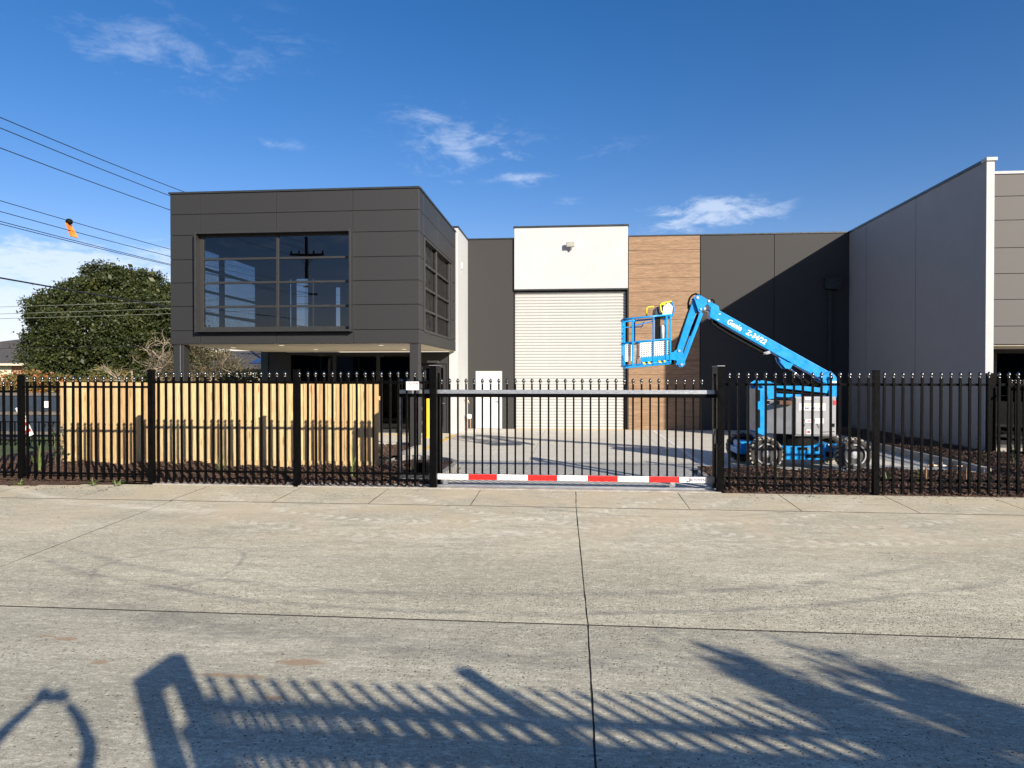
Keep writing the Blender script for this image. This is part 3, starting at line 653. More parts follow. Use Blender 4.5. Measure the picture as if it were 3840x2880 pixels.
# dark wall left, with door opening
dz = 2.055
wl = MB().box(-3.82, -3.53, YW, YW+.25, 0, ZH).box(-2.58, -2.13, YW, YW+.25, 0, ZH).box(-3.53, -2.58, YW, YW+.25, dz+.02, ZH)
wl.build('wall', M['charc2'], H)
d = MB().box(-3.51, -2.60, YW-.005, YW+.05, .01, dz).build('door', M['white2'], H, bevel=.004)
MB().box(-3.53, -3.51, YW-.015, YW+.06, 0, dz+.02).box(-2.60, -2.58, YW-.015, YW+.06, 0, dz+.02).box(-3.51, -2.60, YW-.015, YW+.06, dz, dz+.02).build('frame', M['white2'], d)
MB().tube([(-2.82, YW-.05, .98), (-2.68, YW-.05, .98), (-2.68, YW, .98)], .010, 8).build('handle', M['galvd'], d)
sg = MB().box(-3.21, -2.89, YW-.012, YW-.006, 1.27, 1.41).build('sign', M['signw'], d)
for z, a, b in ((1.365, -3.19, -2.92), (1.315, -3.20, -2.90), (1.29, -3.15, -2.95)): MB().box(a, b, YW-.014, YW-.0125, z, z+.022).build('print', M['signr'], sg)
# white lintel block
MB().box(-2.13, 1.88, YW-.10, YW+.3, 4.99, 7.17).build('lintel', M['white'], H, bevel=.006)
MB().box(-2.16, 1.91, YW-.13, YW+.3, 7.17, 7.23).build('lintel_cap', M['cap'], H)
MB().box(-2.13, 1.88, YW-.09, YW+.2, 4.945, 4.988).build('lintel_shade_strip', M['cap'], H)  # dark strip painting in the thin shade line under the lintel
MB().box(1.872, 1.895, YW-.05, YW+.3, 0, 6.9).build('reveal', M['charc'], H)
MB().box(-2.16, -2.135, YW+.0, YW+.3, 0, 4.9).build('reveal', M['charc'], H)
rd = MB().box(-2.13, 1.87, 24.66, 24.7, 0, 4.95).build('roller_door', M['cap'], H)
prof = []
for q in range(9):
    a = q/8; prof.append((-.022*math.sin(math.pi*a)**.7 if q not in (0, 8) else 0.012, a))
pitch = .1075
sl = MB()
for q in range(9):
    yy_, a = prof[q]; sl.v += [(-2.0, yy_, a*pitch), (2.0, yy_, a*pitch)]
for q in range(8): sl.f.append((2*q, 2*q+1, 2*q+3, 2*q+2))
slm = sl.mesh('slat', M['roll'])
for q in range(45):
    o = place('slat', slm, rd, (-.15, 24.54, .08+q*pitch)); o.scale = (.984, 1, 1)
MB().box(-2.12, 1.82, 24.525, 24.57, .005, .08).build('bottom_rail', M['roll'], rd)
MB().box(1.822, 1.869, 24.44, 24.65, 0, 4.9).build('guide', M['charc'], rd)
# timber-look boards
bk = MB().box(1.90, 4.40, YW+.0, YW+.25, 0, ZH).build('board_backing', M['jamb'], H)
bm = MB().box(-1.225, 1.225, -.03, 0, .005, .4815).mesh('board', M['wood'])
for q in range(14): place('board', bm, H, (3.14, YW, q*.4857))
# dark wall right
MB().box(4.40, 6.885, YW-.02, YW+.25, 0, ZH).build('wall', M['charc2'], H, bevel=.005)
MB().box(6.90, 9.375, YW-.02, YW+.25, 0, ZH).build('wall', M['charc2'], H, bevel=.005)
MB().box(-3.82, -2.13, YW-.03, YW+.3, ZH, ZH+.045).build('parapet_cap', M['cap'], H, bevel=.004)
MB().box(1.91, 9.35, YW-.05, YW+.3, ZH, ZH+.045).build('parapet_cap', M['cap'], H, bevel=.004)
rh = MB().prism([(8.53, 4.92), (8.60, 4.86), (8.98, 4.86), (9.05, 4.92), (9.05, 5.25), (8.53, 5.25)], YW-.26, YW-.02).build('rain_head', M['cap'], H, bevel=.004)
MB().box(8.66, 8.77, YW-.13, YW-.03, .0, 4.86).build('downpipe', M['cap'], rh)
fl = MB().box(-.28, .01, YW-.30, YW-.22, 6.43, 6.60).build('floodlight', M['galvd'], H, bevel=.008)
MB().box(-.26, -.01, YW-.31, YW-.301, 6.45, 6.58).build('lens', M['fl'], fl)
MB().tube([(-.13, YW-.25, 6.43), (-.13, YW-.2, 6.36), (-.13, YW-.10, 6.36)], .018, 8).lathe([(.035, 0), (.02, -.04)], (-.13, YW-.18, 6.36), n=10).build('bracket', M['galvd'], fl)
fm = MB().box(-3.82, -3.775, 23.0, 23.1, 5.55, 5.75).build('wall_sensor', M['white2'], H)
# meter / tap on the fin wall
tp = thing('tap', (-3.75, 23.6, 1.0), 'small wall tap on the side of the white fin wall above the white meter', 'tap')
MB().tube([(-3.82, 23.6, 1.05), (-3.70, 23.6, 1.05), (-3.66, 23.6, .98), (-3.66, 23.6, .93)], .014, 8).tube([(-3.72, 23.6, 1.05), (-3.72, 23.6, 1.12)], .012, 8).box(-3.76, -3.68, 23.59, 23.61, 1.11, 1.125).build('spout', M['copper'], tp)
mt = thing('water_meter', (-3.7, 23.6, 0), 'small white meter on copper legs at the foot of the white fin wall', 'meter')
MB().lathe([(.07, -.09), (.09, -.05), (.09, .05), (.07, .09)], (-3.66, 23.6, .48), axis='x', n=14).build('meter_body', M['tank'], mt, smooth=True)
MB().tube([(-3.72, 23.6, 0), (-3.72, 23.6, .42)], .014, 8).tube([(-3.60, 23.6, 0), (-3.60, 23.6, .42)], .014, 8).build('pipe', M['copper'], mt)

# ---- grey boundary wall building on the right
K = thing('precast_wall', (9.6, 20, 0), 'long grey precast concrete side wall in shade with white front edge', 'wall')
for a, b in ((16.573, 19.79), (19.81, 22.99), (23.01, 24.37)):
    MB().box(9.38, 9.52, a, b, 0, 6.79).build('panel', M['bluegrey'], K, bevel=.004)
MB().box(9.385, 9.52, 16.6, 60, -.2, 6.77).build('core', M['jamb'], K)
MB().box(9.375, 9.55, 16.55, 16.572, 0, 6.79).build('end_pier', M['white'], K, bevel=.004)
MB().box(9.355, 9.56, 16.735, 60, 6.79, 6.855).build('wall_cap', M['cap'], K)
MB().box(9.355, 9.59, 16.51, 16.732, 6.79, 6.865).build('pier_cap', M['white'], K)
N = thing('neighbour_building', (12, 20, 0), 'taupe panelled neighbouring office front with recessed glazing at far right', 'building')
MB().box(9.80, 15, 17.05, 26, 2.62, 6.55).build('body', M['jamb'], N)
MB().box(9.72, 9.80, 17.02, 17.3, 2.62, 6.6).build('return', M['jamb'], N)  # near-black strip standing in for the shadowed gap beside the wall end
zz_ = [2.62, 3.05, 3.675, 4.28, 4.885, 5.53, 6.09, 6.60]
for a, b in zip(zz_[:-1], zz_[1:]):
    for c_, d_ in ((9.80, 11.9), (11.9, 14.0)): panel(N, 'cladding_panel', c_, d_, 17.0, 17.04, a, b, M['taupe'])
MB().box(9.76, 15, 16.97, 17.3, 6.605, 6.67).build('parapet_cap', M['white'], N, bevel=.004)
MB().box(9.75, 15, 17.06, 19.0, 2.59, 2.618).build('soffit', M['soffit'], N)
MB().box(9.7, 15, 19.3, 24, 0, 2.6).build('core', M['blackin'], N)
for a, b in ((9.70, 11.0), (11.0, 12.4), (12.4, 14)):
    f = MB().box(a, a+.05, 19.0, 19.1, 0, 2.58).box(b-.05, b, 19.0, 19.1, 0, 2.58).box(a+.05, b-.05, 19.0, 19.1, 2.48, 2.58).box(a+.05, b-.05, 19.0, 19.1, 0, .08).build('window', M['frame'], N)
    MB().box(a+.05, b-.05, 19.04, 19.05, .08, 2.48).build('pane', M['dglass'], f)

# ================================================================== FENCES
PW = .033
pk = {}
def picket_mesh(h, PW=PW):
    key = (round(h, 3), PW)
    if key not in pk:
        pk[key] = MB().box(-PW/2, PW/2, -PW/2, PW/2, 0, h).mesh('picket', M['black'])
    return pk[key]
fin = MB().lathe([(.010, 0), (.017, .004), (.017, .012), (.011, .018), (.024, .036), (.029, .052), (.022, .072), (.006, .094), (.001, .100)], (0, 0, 0), n=10).mesh('finial', M['finial'], smooth=True)
def picket(parent, x, y, z0, z1):
    p = place('picket', picket_mesh(z1-z0), parent, (x+random.uniform(-.002, .002), y, z0+random.uniform(-.003, .003)), (random.uniform(-.003, .003), random.uniform(-.003, .003), random.uniform(-.05, .05)))
    f = place('finial', fin, p, (0, 0, 0)); f.location = (0, 0, z1-z0-.005); return p
def post(parent, x, y, w_, z0, z1):
    p = MB().box(x-w_/2, x+w_/2, y-w_/2, y+w_/2, z0, z1).build('post', M['black'], parent, bevel=.004)
    MB().box(x-w_/2-.006, x+w_/2+.006, y-w_/2-.006, y+w_/2+.006, z1+.001, z1+.018).build('post_cap', M['black'], p, bevel=.004); return p
def bay(parent, xa, xb, y, x_first, n, zb, zt, r_lo, r_hi, sp=.142):
    for z in (r_lo, r_hi): MB().box(xa, xb, y+.005, y+.043, z-.019, z+.019).build('rail', M['black'], parent, bevel=.003)
    for i in range(n): picket(parent, x_first+i*sp, y-.012, zb, zt)
YFN = 11.2
# px 80.5 -> first picket etc. (metres, fence plane)
F1 = thing('steel_fence', (-6, YFN, 0), 'black steel picket fence left of the gate, in front of the pine screen', 'fence')
post(F1, -9.735, YFN+.03, .085, -.04, 1.885); post(F1, -7.305, YFN+.03, .09, -.02, 1.965); post(F1, -4.705, YFN+.03, .09, -.03, 1.965)
bay(F1, -12.4, -9.78, YFN, -12.3, 18, .10, 1.70, .17, 1.60)
bay(F1, -9.69, -7.35, YFN, -9.58, 16, .03, 1.78, .165, 1.682)
bay(F1, -7.26, -4.75, YFN, -7.155, 17, .04, 1.86, .235, 1.765)
bay(F1, -4.66, -2.42, YFN, -4.63, 16, .04, 1.86, .235, 1.765)
F2 = thing('steel_fence', (5.5, YFN, 0), 'black steel picket fence right of the gate, in front of the boom lift', 'fence')
post(F2, 4.735, YFN+.03, .09, -.03, 1.945); post(F2, 7.27, YFN+.03, .09, -.03, 1.94)
bay(F2, 2.42, 4.69, YFN, 2.475, 16, .04, 1.845, .235, 1.735)
bay(F2, 4.78, 7.225, YFN, 4.835, 17, .04, 1.845, .235, 1.735)
bay(F2, 7.315, 9.8, YFN, 7.37, 17, .04, 1.845, .235, 1.735)
F3 = thing('dividing_fence', (9.8, 14, 0), 'black picket dividing fence running back from the street to the grey wall end', 'fence')
post(F3, 9.455, 16.46, .15, 0, 1.93)
for z in (.20, 1.60): MB().box(9.78, 9.82, 11.3, 16.4, z-.02, z+.02).build('rail', M['black'], F3)
for i in range(35): picket(F3, 9.78, 11.45+i*.142, .06, 1.72)
def portal(x0, x1, y0, zt, label, z0=-.02):
    P = thing('guide_post', ((x0+x1)/2, y0+.2, 0), label, 'gate post', 'guide posts either side of the sliding gate')
    MB().box(x0, x1, y0, y0+.115, z0, zt).build('front_post', M['black'], P, bevel=.004)
    MB().box(x0+.005, x1-.005, y0+.34, y0+.455, z0, zt-.003).build('rear_post', M['black'], P, bevel=.004)
    MB().box(x0+.004, x1-.004, y0+.116, y0+.339, zt-.12, zt-.002).build('head_plate', M['black'], P, bevel=.003)
    MB().box(x0-.004, x1+.004, y0-.004, y0+.459, zt-.001, zt+.008).build('cap_plate', M['galvd'], P); return P
portal(-2.40, -2.285, 11.19, 2.045, 'black twin guide post at the left end of the gate opening')
portal(2.29, 2.40, 11.19, 2.03, 'black twin guide post at the right end of the gate opening')

def gate(name, xa, xb, yg, x_first, n, dz_, label, tapes=True, zr_=(1.515, 1.575, 1.64)):
    Gt = thing(name, ((xa+xb)/2, yg, dz_), label, 'gate')
    MB().box(xa, xb, yg-.02, yg+.03, zr_[0]+dz_, zr_[1]+dz_).build('top_rail', M['black'], Gt, bevel=.003)
    MB().box(xa, xb, yg-.035, yg+.035, zr_[1]+dz_+.001, zr_[2]+dz_).build('guide_channel', M['galv'], Gt, bevel=.003)
    MB().box(xa, xb, yg-.03, yg+.03, .125+dz_, .222+dz_).build('bottom_beam', M['galvd'], Gt, bevel=.003)
    MB().box(xa-.001, xa+.05, yg-.025, yg+.025, .223+dz_, zr_[0]+dz_-.001).build('end_stile', M['galvd'] if tapes else M['black'], Gt)
    for i in range(n):
        p = place('picket', picket_mesh(1.74-.223, .028), Gt, (x_first+i*.1392, yg, .223+dz_)); place('finial', fin, p, (x_first+i*.1392, yg, 1.74+dz_-.005))
    return Gt
GT = gate('sliding_gate', -2.98, 2.285, 11.40, -2.93, 37, 0, 'black picket sliding gate with galvanised top channel and red and white bottom beam')
def xpx(px, y): 
    u = (px-1920)/2560; yy = R(5.2); return y*(-math.sin(yy)+math.cos(yy)*u)/(math.cos(yy)+math.sin(yy)*u)
e = [1641, 1756, 1864, 1979, 2090, 2204, 2317, 2434, 2548, 2645]; yt = 11.37
for i in range(9):
    MB().box(xpx(e[i], yt)+.001, xpx(e[i+1], yt)-.001, yt-.0035, yt-.0005, .128, .219).build('reflective_strip', M['wht'] if i % 2 == 0 else M['red'], GT)
bx = xpx(2575, yt)
text('lettering', 'BOSWEN', M['navy'], .062, (xpx(2588, yt), yt-.005, .172), (R(90), 0, 0), GT, bold=.0012, sx=.95, space=1.05)
MB().prism([(bx-.005, .207), (bx+.055, .207), (bx+.062, .178), (bx+.048, .178), (bx+.044, .197), (bx+.012, .197)], yt-.006, yt-.004).build('emblem', M['signr'], GT)
MB().prism([(bx-.012, .137), (bx+.058, .137), (bx+.064, .160), (bx+.058, .176), (bx+.046, .176), (bx+.048, .150), (bx+.020, .150), (bx+.030, .165), (bx+.016, .165)], yt-.006, yt-.004).build('emblem', M['navy'], GT)
for px in (2522, 1670):
    wl = MB().lathe([(.035, -.02), (.05, -.02), (.05, .02), (.035, .02)], (xpx(px, 11.38), 11.40, .085), axis='y', n=18).build('roller_wheel', M['galvd'], GT)
    MB().box(xpx(px, 11.38)-.03, xpx(px, 11.38)+.03, 11.37, 11.376, .075, .126).build('wheel_bracket', M['galv'], wl)
tag(MB().box(-5.0, 2.28, 11.388, 11.412, .012, .034).box(-5.0, 2.28, 11.36, 11.44, .0125, .016).build('gate_track', M['galv']), 'steel rail on the slab that the sliding gate rolls along', 'rail')
gm = thing('gate_motor', (-2.62, 11.75, 0), 'black box gate motor on a plinth behind the fence beside the left guide post', 'gate motor')
MB().box(-2.76, -2.48, 11.62, 11.9, .0, .10).build('plinth', M['kerb'], gm)
MB().box(-2.74, -2.50, 11.64, 11.86, .102, .36).build('housing', M['black'], gm, bevel=.02)
lt = thing('gate_latch', (2.28, 11.25, .9), 'dark latch and chain hanging on the right guide post', 'latch')
MB().box(2.24, 2.285, 11.22, 11.28, .78, 1.02).build('latch_body', M['cap'], lt, bevel=.005)
MB().tube([(2.25, 11.2, .98), (2.22, 11.18, .86), (2.235, 11.19, .74), (2.30, 11.18, .70), (2.36, 11.18, .80)], .012, 6).build('chain', M['hose'], lt)
sn = thing('warning_sign', (xpx(1547, 11.15), 11.15, 1.7), 'small white safety sign with red heading on the fence left of the gate', 'sign')
xa, xb = xpx(1523, 11.15), xpx(1571, 11.15)
MB().box(xa, xb, 11.145, 11.15, 1.638, 1.778).build('plate', M['signw'], sn, bevel=.006)
text('heading', 'CAUTION', M['signr'], .050, ((xa+xb)/2, 11.1435, 1.742), (R(90), 0, 0), sn, align='CENTER', bold=.001, sx=.85)
for z, a, b in ((1.712, .02, .19), (1.697, .02, .16), (1.682, .03, .12)): MB().box(xa+a, xa+b, 11.1430, 11.1445, z, z+.004).build('print', M['greyprint'], sn)
MB().box(xa+.02, xb-.02, 11.1430, 11.1445, 1.657, 1.661).build('print', M['greyprint'], sn)
# timber paling screen
T = thing('timber_screen', (-7.1, 13.1, 0), 'new pine paling screen standing in the bed behind the left fence', 'screen')
MB().box(-10.46, -3.80, 13.135, 13.18, .35, .43).box(-10.46, -3.80, 13.135, 13.18, 1.4, 1.48).build('rail', M['paling'], T)
for x in (-10.3, -8.1, -5.9, -4.0): MB().box(x-.05, x+.05, 13.18, 13.28, 0, 1.7).build('post', M['paling'], T)
pm = [MB().box(-.05, .05, -.014, 0, 0, 1.0).mesh('paling', M['paling']), MB().box(-.042, .042, -.014, 0, 0, 1.0).mesh('paling', M['paling'])]
x = -10.43; i = 0
while x < -3.80:
    z0 = .20-.10*sm(-10.4, -3.8, x); h = 1.745-.03*sm(-10, -4, x)+random.uniform(-.005, .005)-z0
    o = place('paling', pm[i % 2], T, (x, 13.10+(.024 if i % 2 else 0)+random.uniform(-.004, .004), z0), (0, random.uniform(-.004, .004), random.uniform(-.02, .02))); o.scale = (1, 1, h)
    x += .083; i += 1
MB().box(-10.48, -3.78, 13.07, 13.083, .02, .20).build('plinth_board', M['paling'], T)

# ================================================================== BOOM LIFT
LF = thing('boom_lift', (4.6, 14.7, 0), 'blue and grey articulated boom lift on dusty off road tyres, basket raised to the left', 'boom lift')
def wheel(x, y, side):
    wname = MB().lathe([(.20, -.10), (.25, -.128), (.295, -.122), (.318, -.09), (.318, .09), (.295, .122), (.25, .128), (.20, .10)], (x, y, .335), axis='y', n=36, caps=False).build('wheel', M['rubber'], LF, smooth=False)
    mb = MB()
    for i in range(22):
        for s_ in (-1, 1):
            a = 2*math.pi*(i+.5*(s_ > 0))/22; r1 = .308; r2 = .338
            c, s2 = math.cos(a), math.sin(a)
            def P(r_, yy, da): aa = a+da; return (x+r_*math.cos(aa), y+yy, .335+r_*math.sin(aa))
            ya, yb = s_*.015, s_*.118; w1 = .052
            top = [P(r2, ya, -.05+.10), P(r2, ya, .05+.10), P(r2-.01, yb, w1-.0), P(r2-.01, yb, -w1-.03)]
            bot = [P(r1, ya, -.06+.10), P(r1, ya, .06+.10), P(.302, yb, w1+.01), P(.302, yb, -w1-.04)]
            mb.add(top+bot, [(0, 1, 2, 3), (7, 6, 5, 4), (0, 4, 5, 1), (1, 5, 6, 2), (2, 6, 7, 3), (3, 7, 4, 0)])
    mb.build('tread', M['lug'], wname)
    f = -1 if side < 0 else 1
    MB().lathe([(.215, f*.10), (.21, f*.135), (.185, f*.135), (.178, f*.10)], (x, y, .335), axis='y', n=28, caps=False).build('rim', M['rim'], wname, smooth=False)
    MB().lathe([(.180, f*.10), (.165, f*.045), (.02, f*.04)], (x, y, .335), axis='y', n=28).build('rim_dish', M['dish'], wname)
    MB().lathe([(.095, f*.042), (.09, f*.09), (.07, f*.11), (.02, f*.112)], (x, y, .335), axis='y', n=20).build('hub', M['galv'], wname)
    bo = MB()
    for i in range(8):
        a = 2*math.pi*i/8; bo.lathe([(.011, f*.05), (.011, f*.072)], (x+.135*math.cos(a), y, .335+.135*math.sin(a)), axis='y', n=6)
    bo.build('wheel_nut', M['copper'], wname)
wheel(3.78, 13.97, -1); wheel(5.46, 13.97, -1); wheel(3.66, 15.32, 1); wheel(5.46, 15.42, 1)
ch = MB().prism([(4.08, .24), (5.20, .24), (5.20, .50), (5.02, .515), (4.62, .462), (4.08, .462)], 14.18, 15.15).prism([(3.40, .26), (4.079, .26), (4.079, .50), (3.40, .50)], 14.50, 15.0).prism([(5.201, .26), (5.80, .26), (5.80, .45), (5.201, .45)], 14.50, 15.0).build('chassis', M['blue'], LF, bevel=.012)
MB().box(4.20, 5.0, 14.12, 14.178, .20, .45).build('side_plate', M['blue'], ch, bevel=.008)
for a, b, c_, d_ in ((4.47, 4.64, .40, .45), (4.80, 4.86, .38, .47), (4.62, 4.95, .245, .30), (5.0, 5.15, .26, .36)): MB().box(a, b, 14.10 if a < 4.96 else 14.165, 14.119 if a < 4.96 else 14.179, c_, d_).build('slot', M['hose'], ch)
MB().tube([(4.66, 14.112, .425), (4.66, 14.09, .425)], .022, 10).build('pin', M['chrome'], ch)
MB().box(3.34, 3.44, 14.35, 15.2, .28, .40).build('axle', M['blue'], ch)
MB().box(5.75, 5.85, 14.35, 15.2, .28, .40).build('axle', M['blue'], ch)
MB().tube([(5.46, 14.0, .335), (5.46, 15.4, .335)], .06).tube([(3.70, 14.0, .335), (3.66, 15.3, .335)], .06).build('axle_tube', M['hose'], ch)
MB().tube([(5.06, 14.16, .50), (5.20, 14.14, .45), (5.30, 14.14, .47)], .028, 8).build('steer_link', M['galv'], ch)
MB().box(3.42, 3.62, 14.42, 15.0, .28, .52).build('front_guard', M['blue'], ch, bevel=.01)
tb = MB().lathe([(.44, 0), (.44, .19)], (4.6, 14.68, .47), n=28).build('turntable', M['hose'], LF)
hd = MB().prismz([(4.40, 14.15), (5.14, 14.15), (5.22, 14.19), (5.25, 14.28), (5.25, 14.62), (4.40, 14.62)], .665, 1.465).build('hood', M['grey'], LF, bevel=.025)
MB().prismz([(3.86, 14.46), (4.385, 14.19), (4.385, 14.62), (3.86, 14.62)], .70, 1.30).prismz([(3.99, 14.42), (4.385, 14.21), (4.385, 14.62), (3.99, 14.62)], 1.301, 1.36).build('hood_side', M['grey'], hd, bevel=.012)
MB().prism([(3.92, .70), (5.15, .66), (5.24, .74), (5.24, 1.44), (4.0, 1.40)], 14.78, 15.25).build('hood', M['grey'], LF, bevel=.03)
MB().prism([(4.42, .70), (5.18, .70), (5.20, 1.42), (4.42, 1.44)], 14.125, 14.149).build('hood_door', M['grey'], hd, bevel=.010)
for a, b, c_, d_ in (((4.55, .995), (4.79, .995), .006, 0), ((4.79, .995), (4.87, .84), .006, 0), ((4.60, .91), (4.55, .82), .006, 0), ((4.90, .755), (5.17, .77), .006, 0)):
    MB().beam((a[0], 14.121, a[1]), (b[0], 14.121, b[1]), .006, .010).build('seam', M['hose'], hd)
MB().box(5.11, 5.17, 14.118, 14.124, .86, .93).build('latch', M['hose'], hd, bevel=.002)
MB().box(4.12, 4.36, 14.16, 14.5, 1.30, 1.38).build('tray', mat('rusty_tray', (.10, .055, .035), .9, var=.3, vscale=12), hd)
st_ = MB().box(4.475, 4.995, 14.116, 14.1225, 1.190, 1.332).build('sticker', M['signw'], hd)
text('print', 'FLYNACCESS', M['orange'], .066, (4.735, 14.1145, 1.297), (R(90), 0, 0), st_, align='CENTER', bold=.0012, sx=1.02)
text('print', '1300 450 129', M['navy'], .062, (4.735, 14.1145, 1.228), (R(90), 0, 0), st_, align='CENTER', bold=.0018, sx=1.05)
for a, b, c_, d_, m_ in ((4.605, 4.752, 1.40, 1.447, 'signw'), (4.607, 4.742, .945, 1.012, 'signw'), (4.79, 4.955, .93, 1.03, 'signw'), (4.63, 4.72, .712, .805, 'signw')):
    MB().box(a, b, 14.117, 14.1225, c_, d_).build('sticker', M[m_], hd)
MB().box(4.64, 4.71, 14.1155, 14.1165, .965, .99).build('print', M['signr'], hd); MB().box(4.64, 4.70, 14.1155, 14.1165, .735, .78).build('print', M['signr'], hd)
MB().box(5.14, 5.195, 14.117, 14.1225, 1.30, 1.39).build('sticker', M['signr'], hd)
text('print', 'Genie', M['greyprint'], .034, (4.68, 14.1145, 1.424), (R(90), 0, 0), hd, align='CENTER', bold=.001)
# riser and linkage
rs = MB().prism([(3.71, .72), (3.86, .66), (3.92, .70), (3.90, 1.60), (3.95, 1.72), (3.88, 1.775), (3.80, 1.79), (3.72, 1.74), (3.705, 1.6)], 14.30, 14.36).prism([(3.71, .72), (3.86, .66), (3.92, .70), (3.90, 1.60), (3.95, 1.72), (3.88, 1.775), (3.80, 1.79), (3.72, 1.74), (3.705, 1.6)], 14.82, 14.88).build('riser', M['blue'], LF, bevel=.006)
MB().box(3.70, 3.775, 14.365, 14.815, .74, 1.62).build('riser_face', M['grey'], rs, bevel=.01)
for a, b in ((1.38, 1.58), (.84, 1.18)): MB().prism([(3.725, a), (3.755, a-.02), (3.77, a), (3.77, b), (3.745, b+.02), (3.725, b)], 14.285, 14.299).build('slot', M['hose'], rs)
MB().tube([(3.83, 14.24, 1.70), (3.83, 14.94, 1.70)], .05, 14).build('pin', M['blue'], rs)
MB().prism([(3.86, 1.775), (3.98, 1.765), (4.10, 1.55), (4.05, 1.42), (3.92, 1.40)], 14.28, 14.34).prism([(3.86, 1.775), (3.98, 1.765), (4.10, 1.55), (4.05, 1.42), (3.92, 1.40)], 14.84, 14.90).build('link_plate', M['blue'], LF, bevel=.005)
MB().beam((3.95, 14.42, 1.70), (5.12, 14.42, 1.575), .10, .095).build('link_arm', M['blue'], LF, bevel=.006)
MB().beam((3.95, 14.78, 1.70), (5.12, 14.78, 1.575), .10, .095).build('link_arm', M['blue'], LF, bevel=.006)
MB().beam((4.02, 14.42, 1.49), (4.60, 14.42, 1.465), .10, .07).build('link_arm', M['blue'], LF, bevel=.006)
MB().beam((4.0, 14.6, 1.62), (5.2, 14.6, 1.51), .30, .09).build('link_core', M['hose'], LF)
for y in (14.40, 14.78): MB().prism([(5.16, 1.44), (5.31, 1.44), (5.31, 1.84), (5.285, 1.88), (5.22, 1.90), (5.15, 1.86)], y, y+.03).build('boom_bracket', M['blue'], LF, bevel=.006)
MB().box(5.19, 5.30, 14.385, 14.398, 1.735, 1.775).build('reflector', M['wht'], LF)
# boom
bo_ = MB().prism([(2.866, 3.063), (2.983, 3.249), (5.278, 1.92), (5.26, 1.80), (5.138, 1.747)], 14.50, 14.70).build('boom', M['blue'], LF, bevel=.012)
for y in (14.435, 14.72):
    MB().prism([(5.02, 1.88), (5.20, 1.98), (5.30, 1.88), (5.26, 1.76), (5.12, 1.72), (4.98, 1.80)], y, y+.05).build('heel_plate', M['blue'], bo_, bevel=.004)
MB().tube([(5.20, 14.37, 1.84), (5.20, 14.83, 1.84)], .035, 12).build('pin', M['chrome'], bo_)
an = math.atan2(3.249-1.92, 2.983-5.278)
ang = math.atan2(1.92-3.249, 5.278-2.983)    # slope going right
def bl(s_, off): # point on the near face; s_ metres along from the left top corner
    return (2.983+s_*math.cos(ang)+off*math.sin(ang), 3.249+s_*math.sin(ang)-off*math.cos(ang))
p = bl(.27, .115)
text('lettering', 'Genie', M['signw'], .155, (p[0], 14.498, p[1]), (R(90), -ang, 0), bo_, bold=.003, shear=.12, sx=.86, space=1.04)
p = bl(.72, .115)
text('lettering', 'Z-34/22', M['signw'], .145, (p[0], 14.498, p[1]), (R(90), -ang, 0), bo_, bold=.0035, shear=.12, sx=.90, space=1.06)
p = bl(.06, .06); MB().box(p[0]-.02, p[0]+.02, 14.496, 14.4985, p[1]-.01, p[1]+.005).build('sticker', M['wht'], bo_)
p = bl(.10, .17); MB().box(p[0]-.04, p[0]+.01, 14.496, 14.4985, p[1]-.012, p[1]+.0).build('sticker', M['wht'], bo_)
# cable tray hung below the boom
MB().tube([(2.84, 14.55, 3.04), (2.86, 14.55, 2.97), (2.98, 14.55, 2.88), (3.30, 14.55, 2.68), (3.90, 14.55, 2.35)], .032, 8).tube([(2.84, 14.62, 3.06), (3.1, 14.62, 2.86), (3.4, 14.62, 2.68), (3.98, 14.62, 2.36)], .035, 8).build('cable_tray', M['hose'], LF)
MB().prism([(3.88, 2.36), (3.95, 2.32), (4.02, 2.34), (4.0, 2.40)], 14.46, 14.72).build('tray_end', M['galvd'], LF)
for y in (14.47, 14.68): MB().prism([(4.18, 2.27), (4.36, 2.16), (4.48, 2.13), (4.42, 2.02), (4.32, 2.03), (4.22, 2.16)], y, y+.05).build('cylinder_bracket', M['blue'], LF, bevel=.004)
MB().tube([(4.40, 14.60, 2.07), (4.72, 14.60, 1.80)], .026, 12).build('piston_rod', M['chrome'], LF, smooth=True)
MB().tube([(4.70, 14.60, 1.82), (5.08, 14.60, 1.50)], .045, 12).build('lift_cylinder', M['hose'], LF, smooth=True)
MB().tube([(4.12, 14.5, 2.28), (4.22, 14.48, 2.20), (4.30, 14.5, 2.05), (4.5, 14.5, 1.95), (4.8, 14.52, 1.72)], .014, 6).build('hose', M['hose'], LF)
MB().box(4.60, 4.68, 14.52, 14.7, 1.54, 1.60).tube([(4.95, 14.5, 1.56), (5.4, 14.5, 1.58)], .012).build('fitting', M['hose'], LF)
# elbow
el_ = [(2.601, 3.495), (2.759, 3.430), (2.90, 3.36), (2.970, 3.317), (2.983, 3.249), (2.866, 3.063), (2.80, 3.09), (2.79, 3.16), (2.81, 3.25), (2.77, 3.32), (2.681, 3.279), (2.59, 3.20), (2.50, 3.33), (2.50, 3.50), (2.55, 3.55)]
MB().prism([(2.79, 3.10), (2.866, 3.053), (2.99, 3.249), (2.975, 3.325), (2.80, 3.42), (2.66, 3.48), (2.64, 3.42), (2.75, 3.36), (2.81, 3.29), (2.80, 3.20)], 14.46, 14.74).build('elbow', M['blue'], LF, bevel=.010)
for y in (14.44, 14.72): MB().prism([(2.47, 3.50), (2.545, 3.565), (2.62, 3.54), (2.78, 3.44), (2.76, 3.40), (2.66, 3.26), (2.60, 3.18), (2.56, 3.22)], y, y+.035).build('knuckle_plate', M['blue'], LF, bevel=.004)
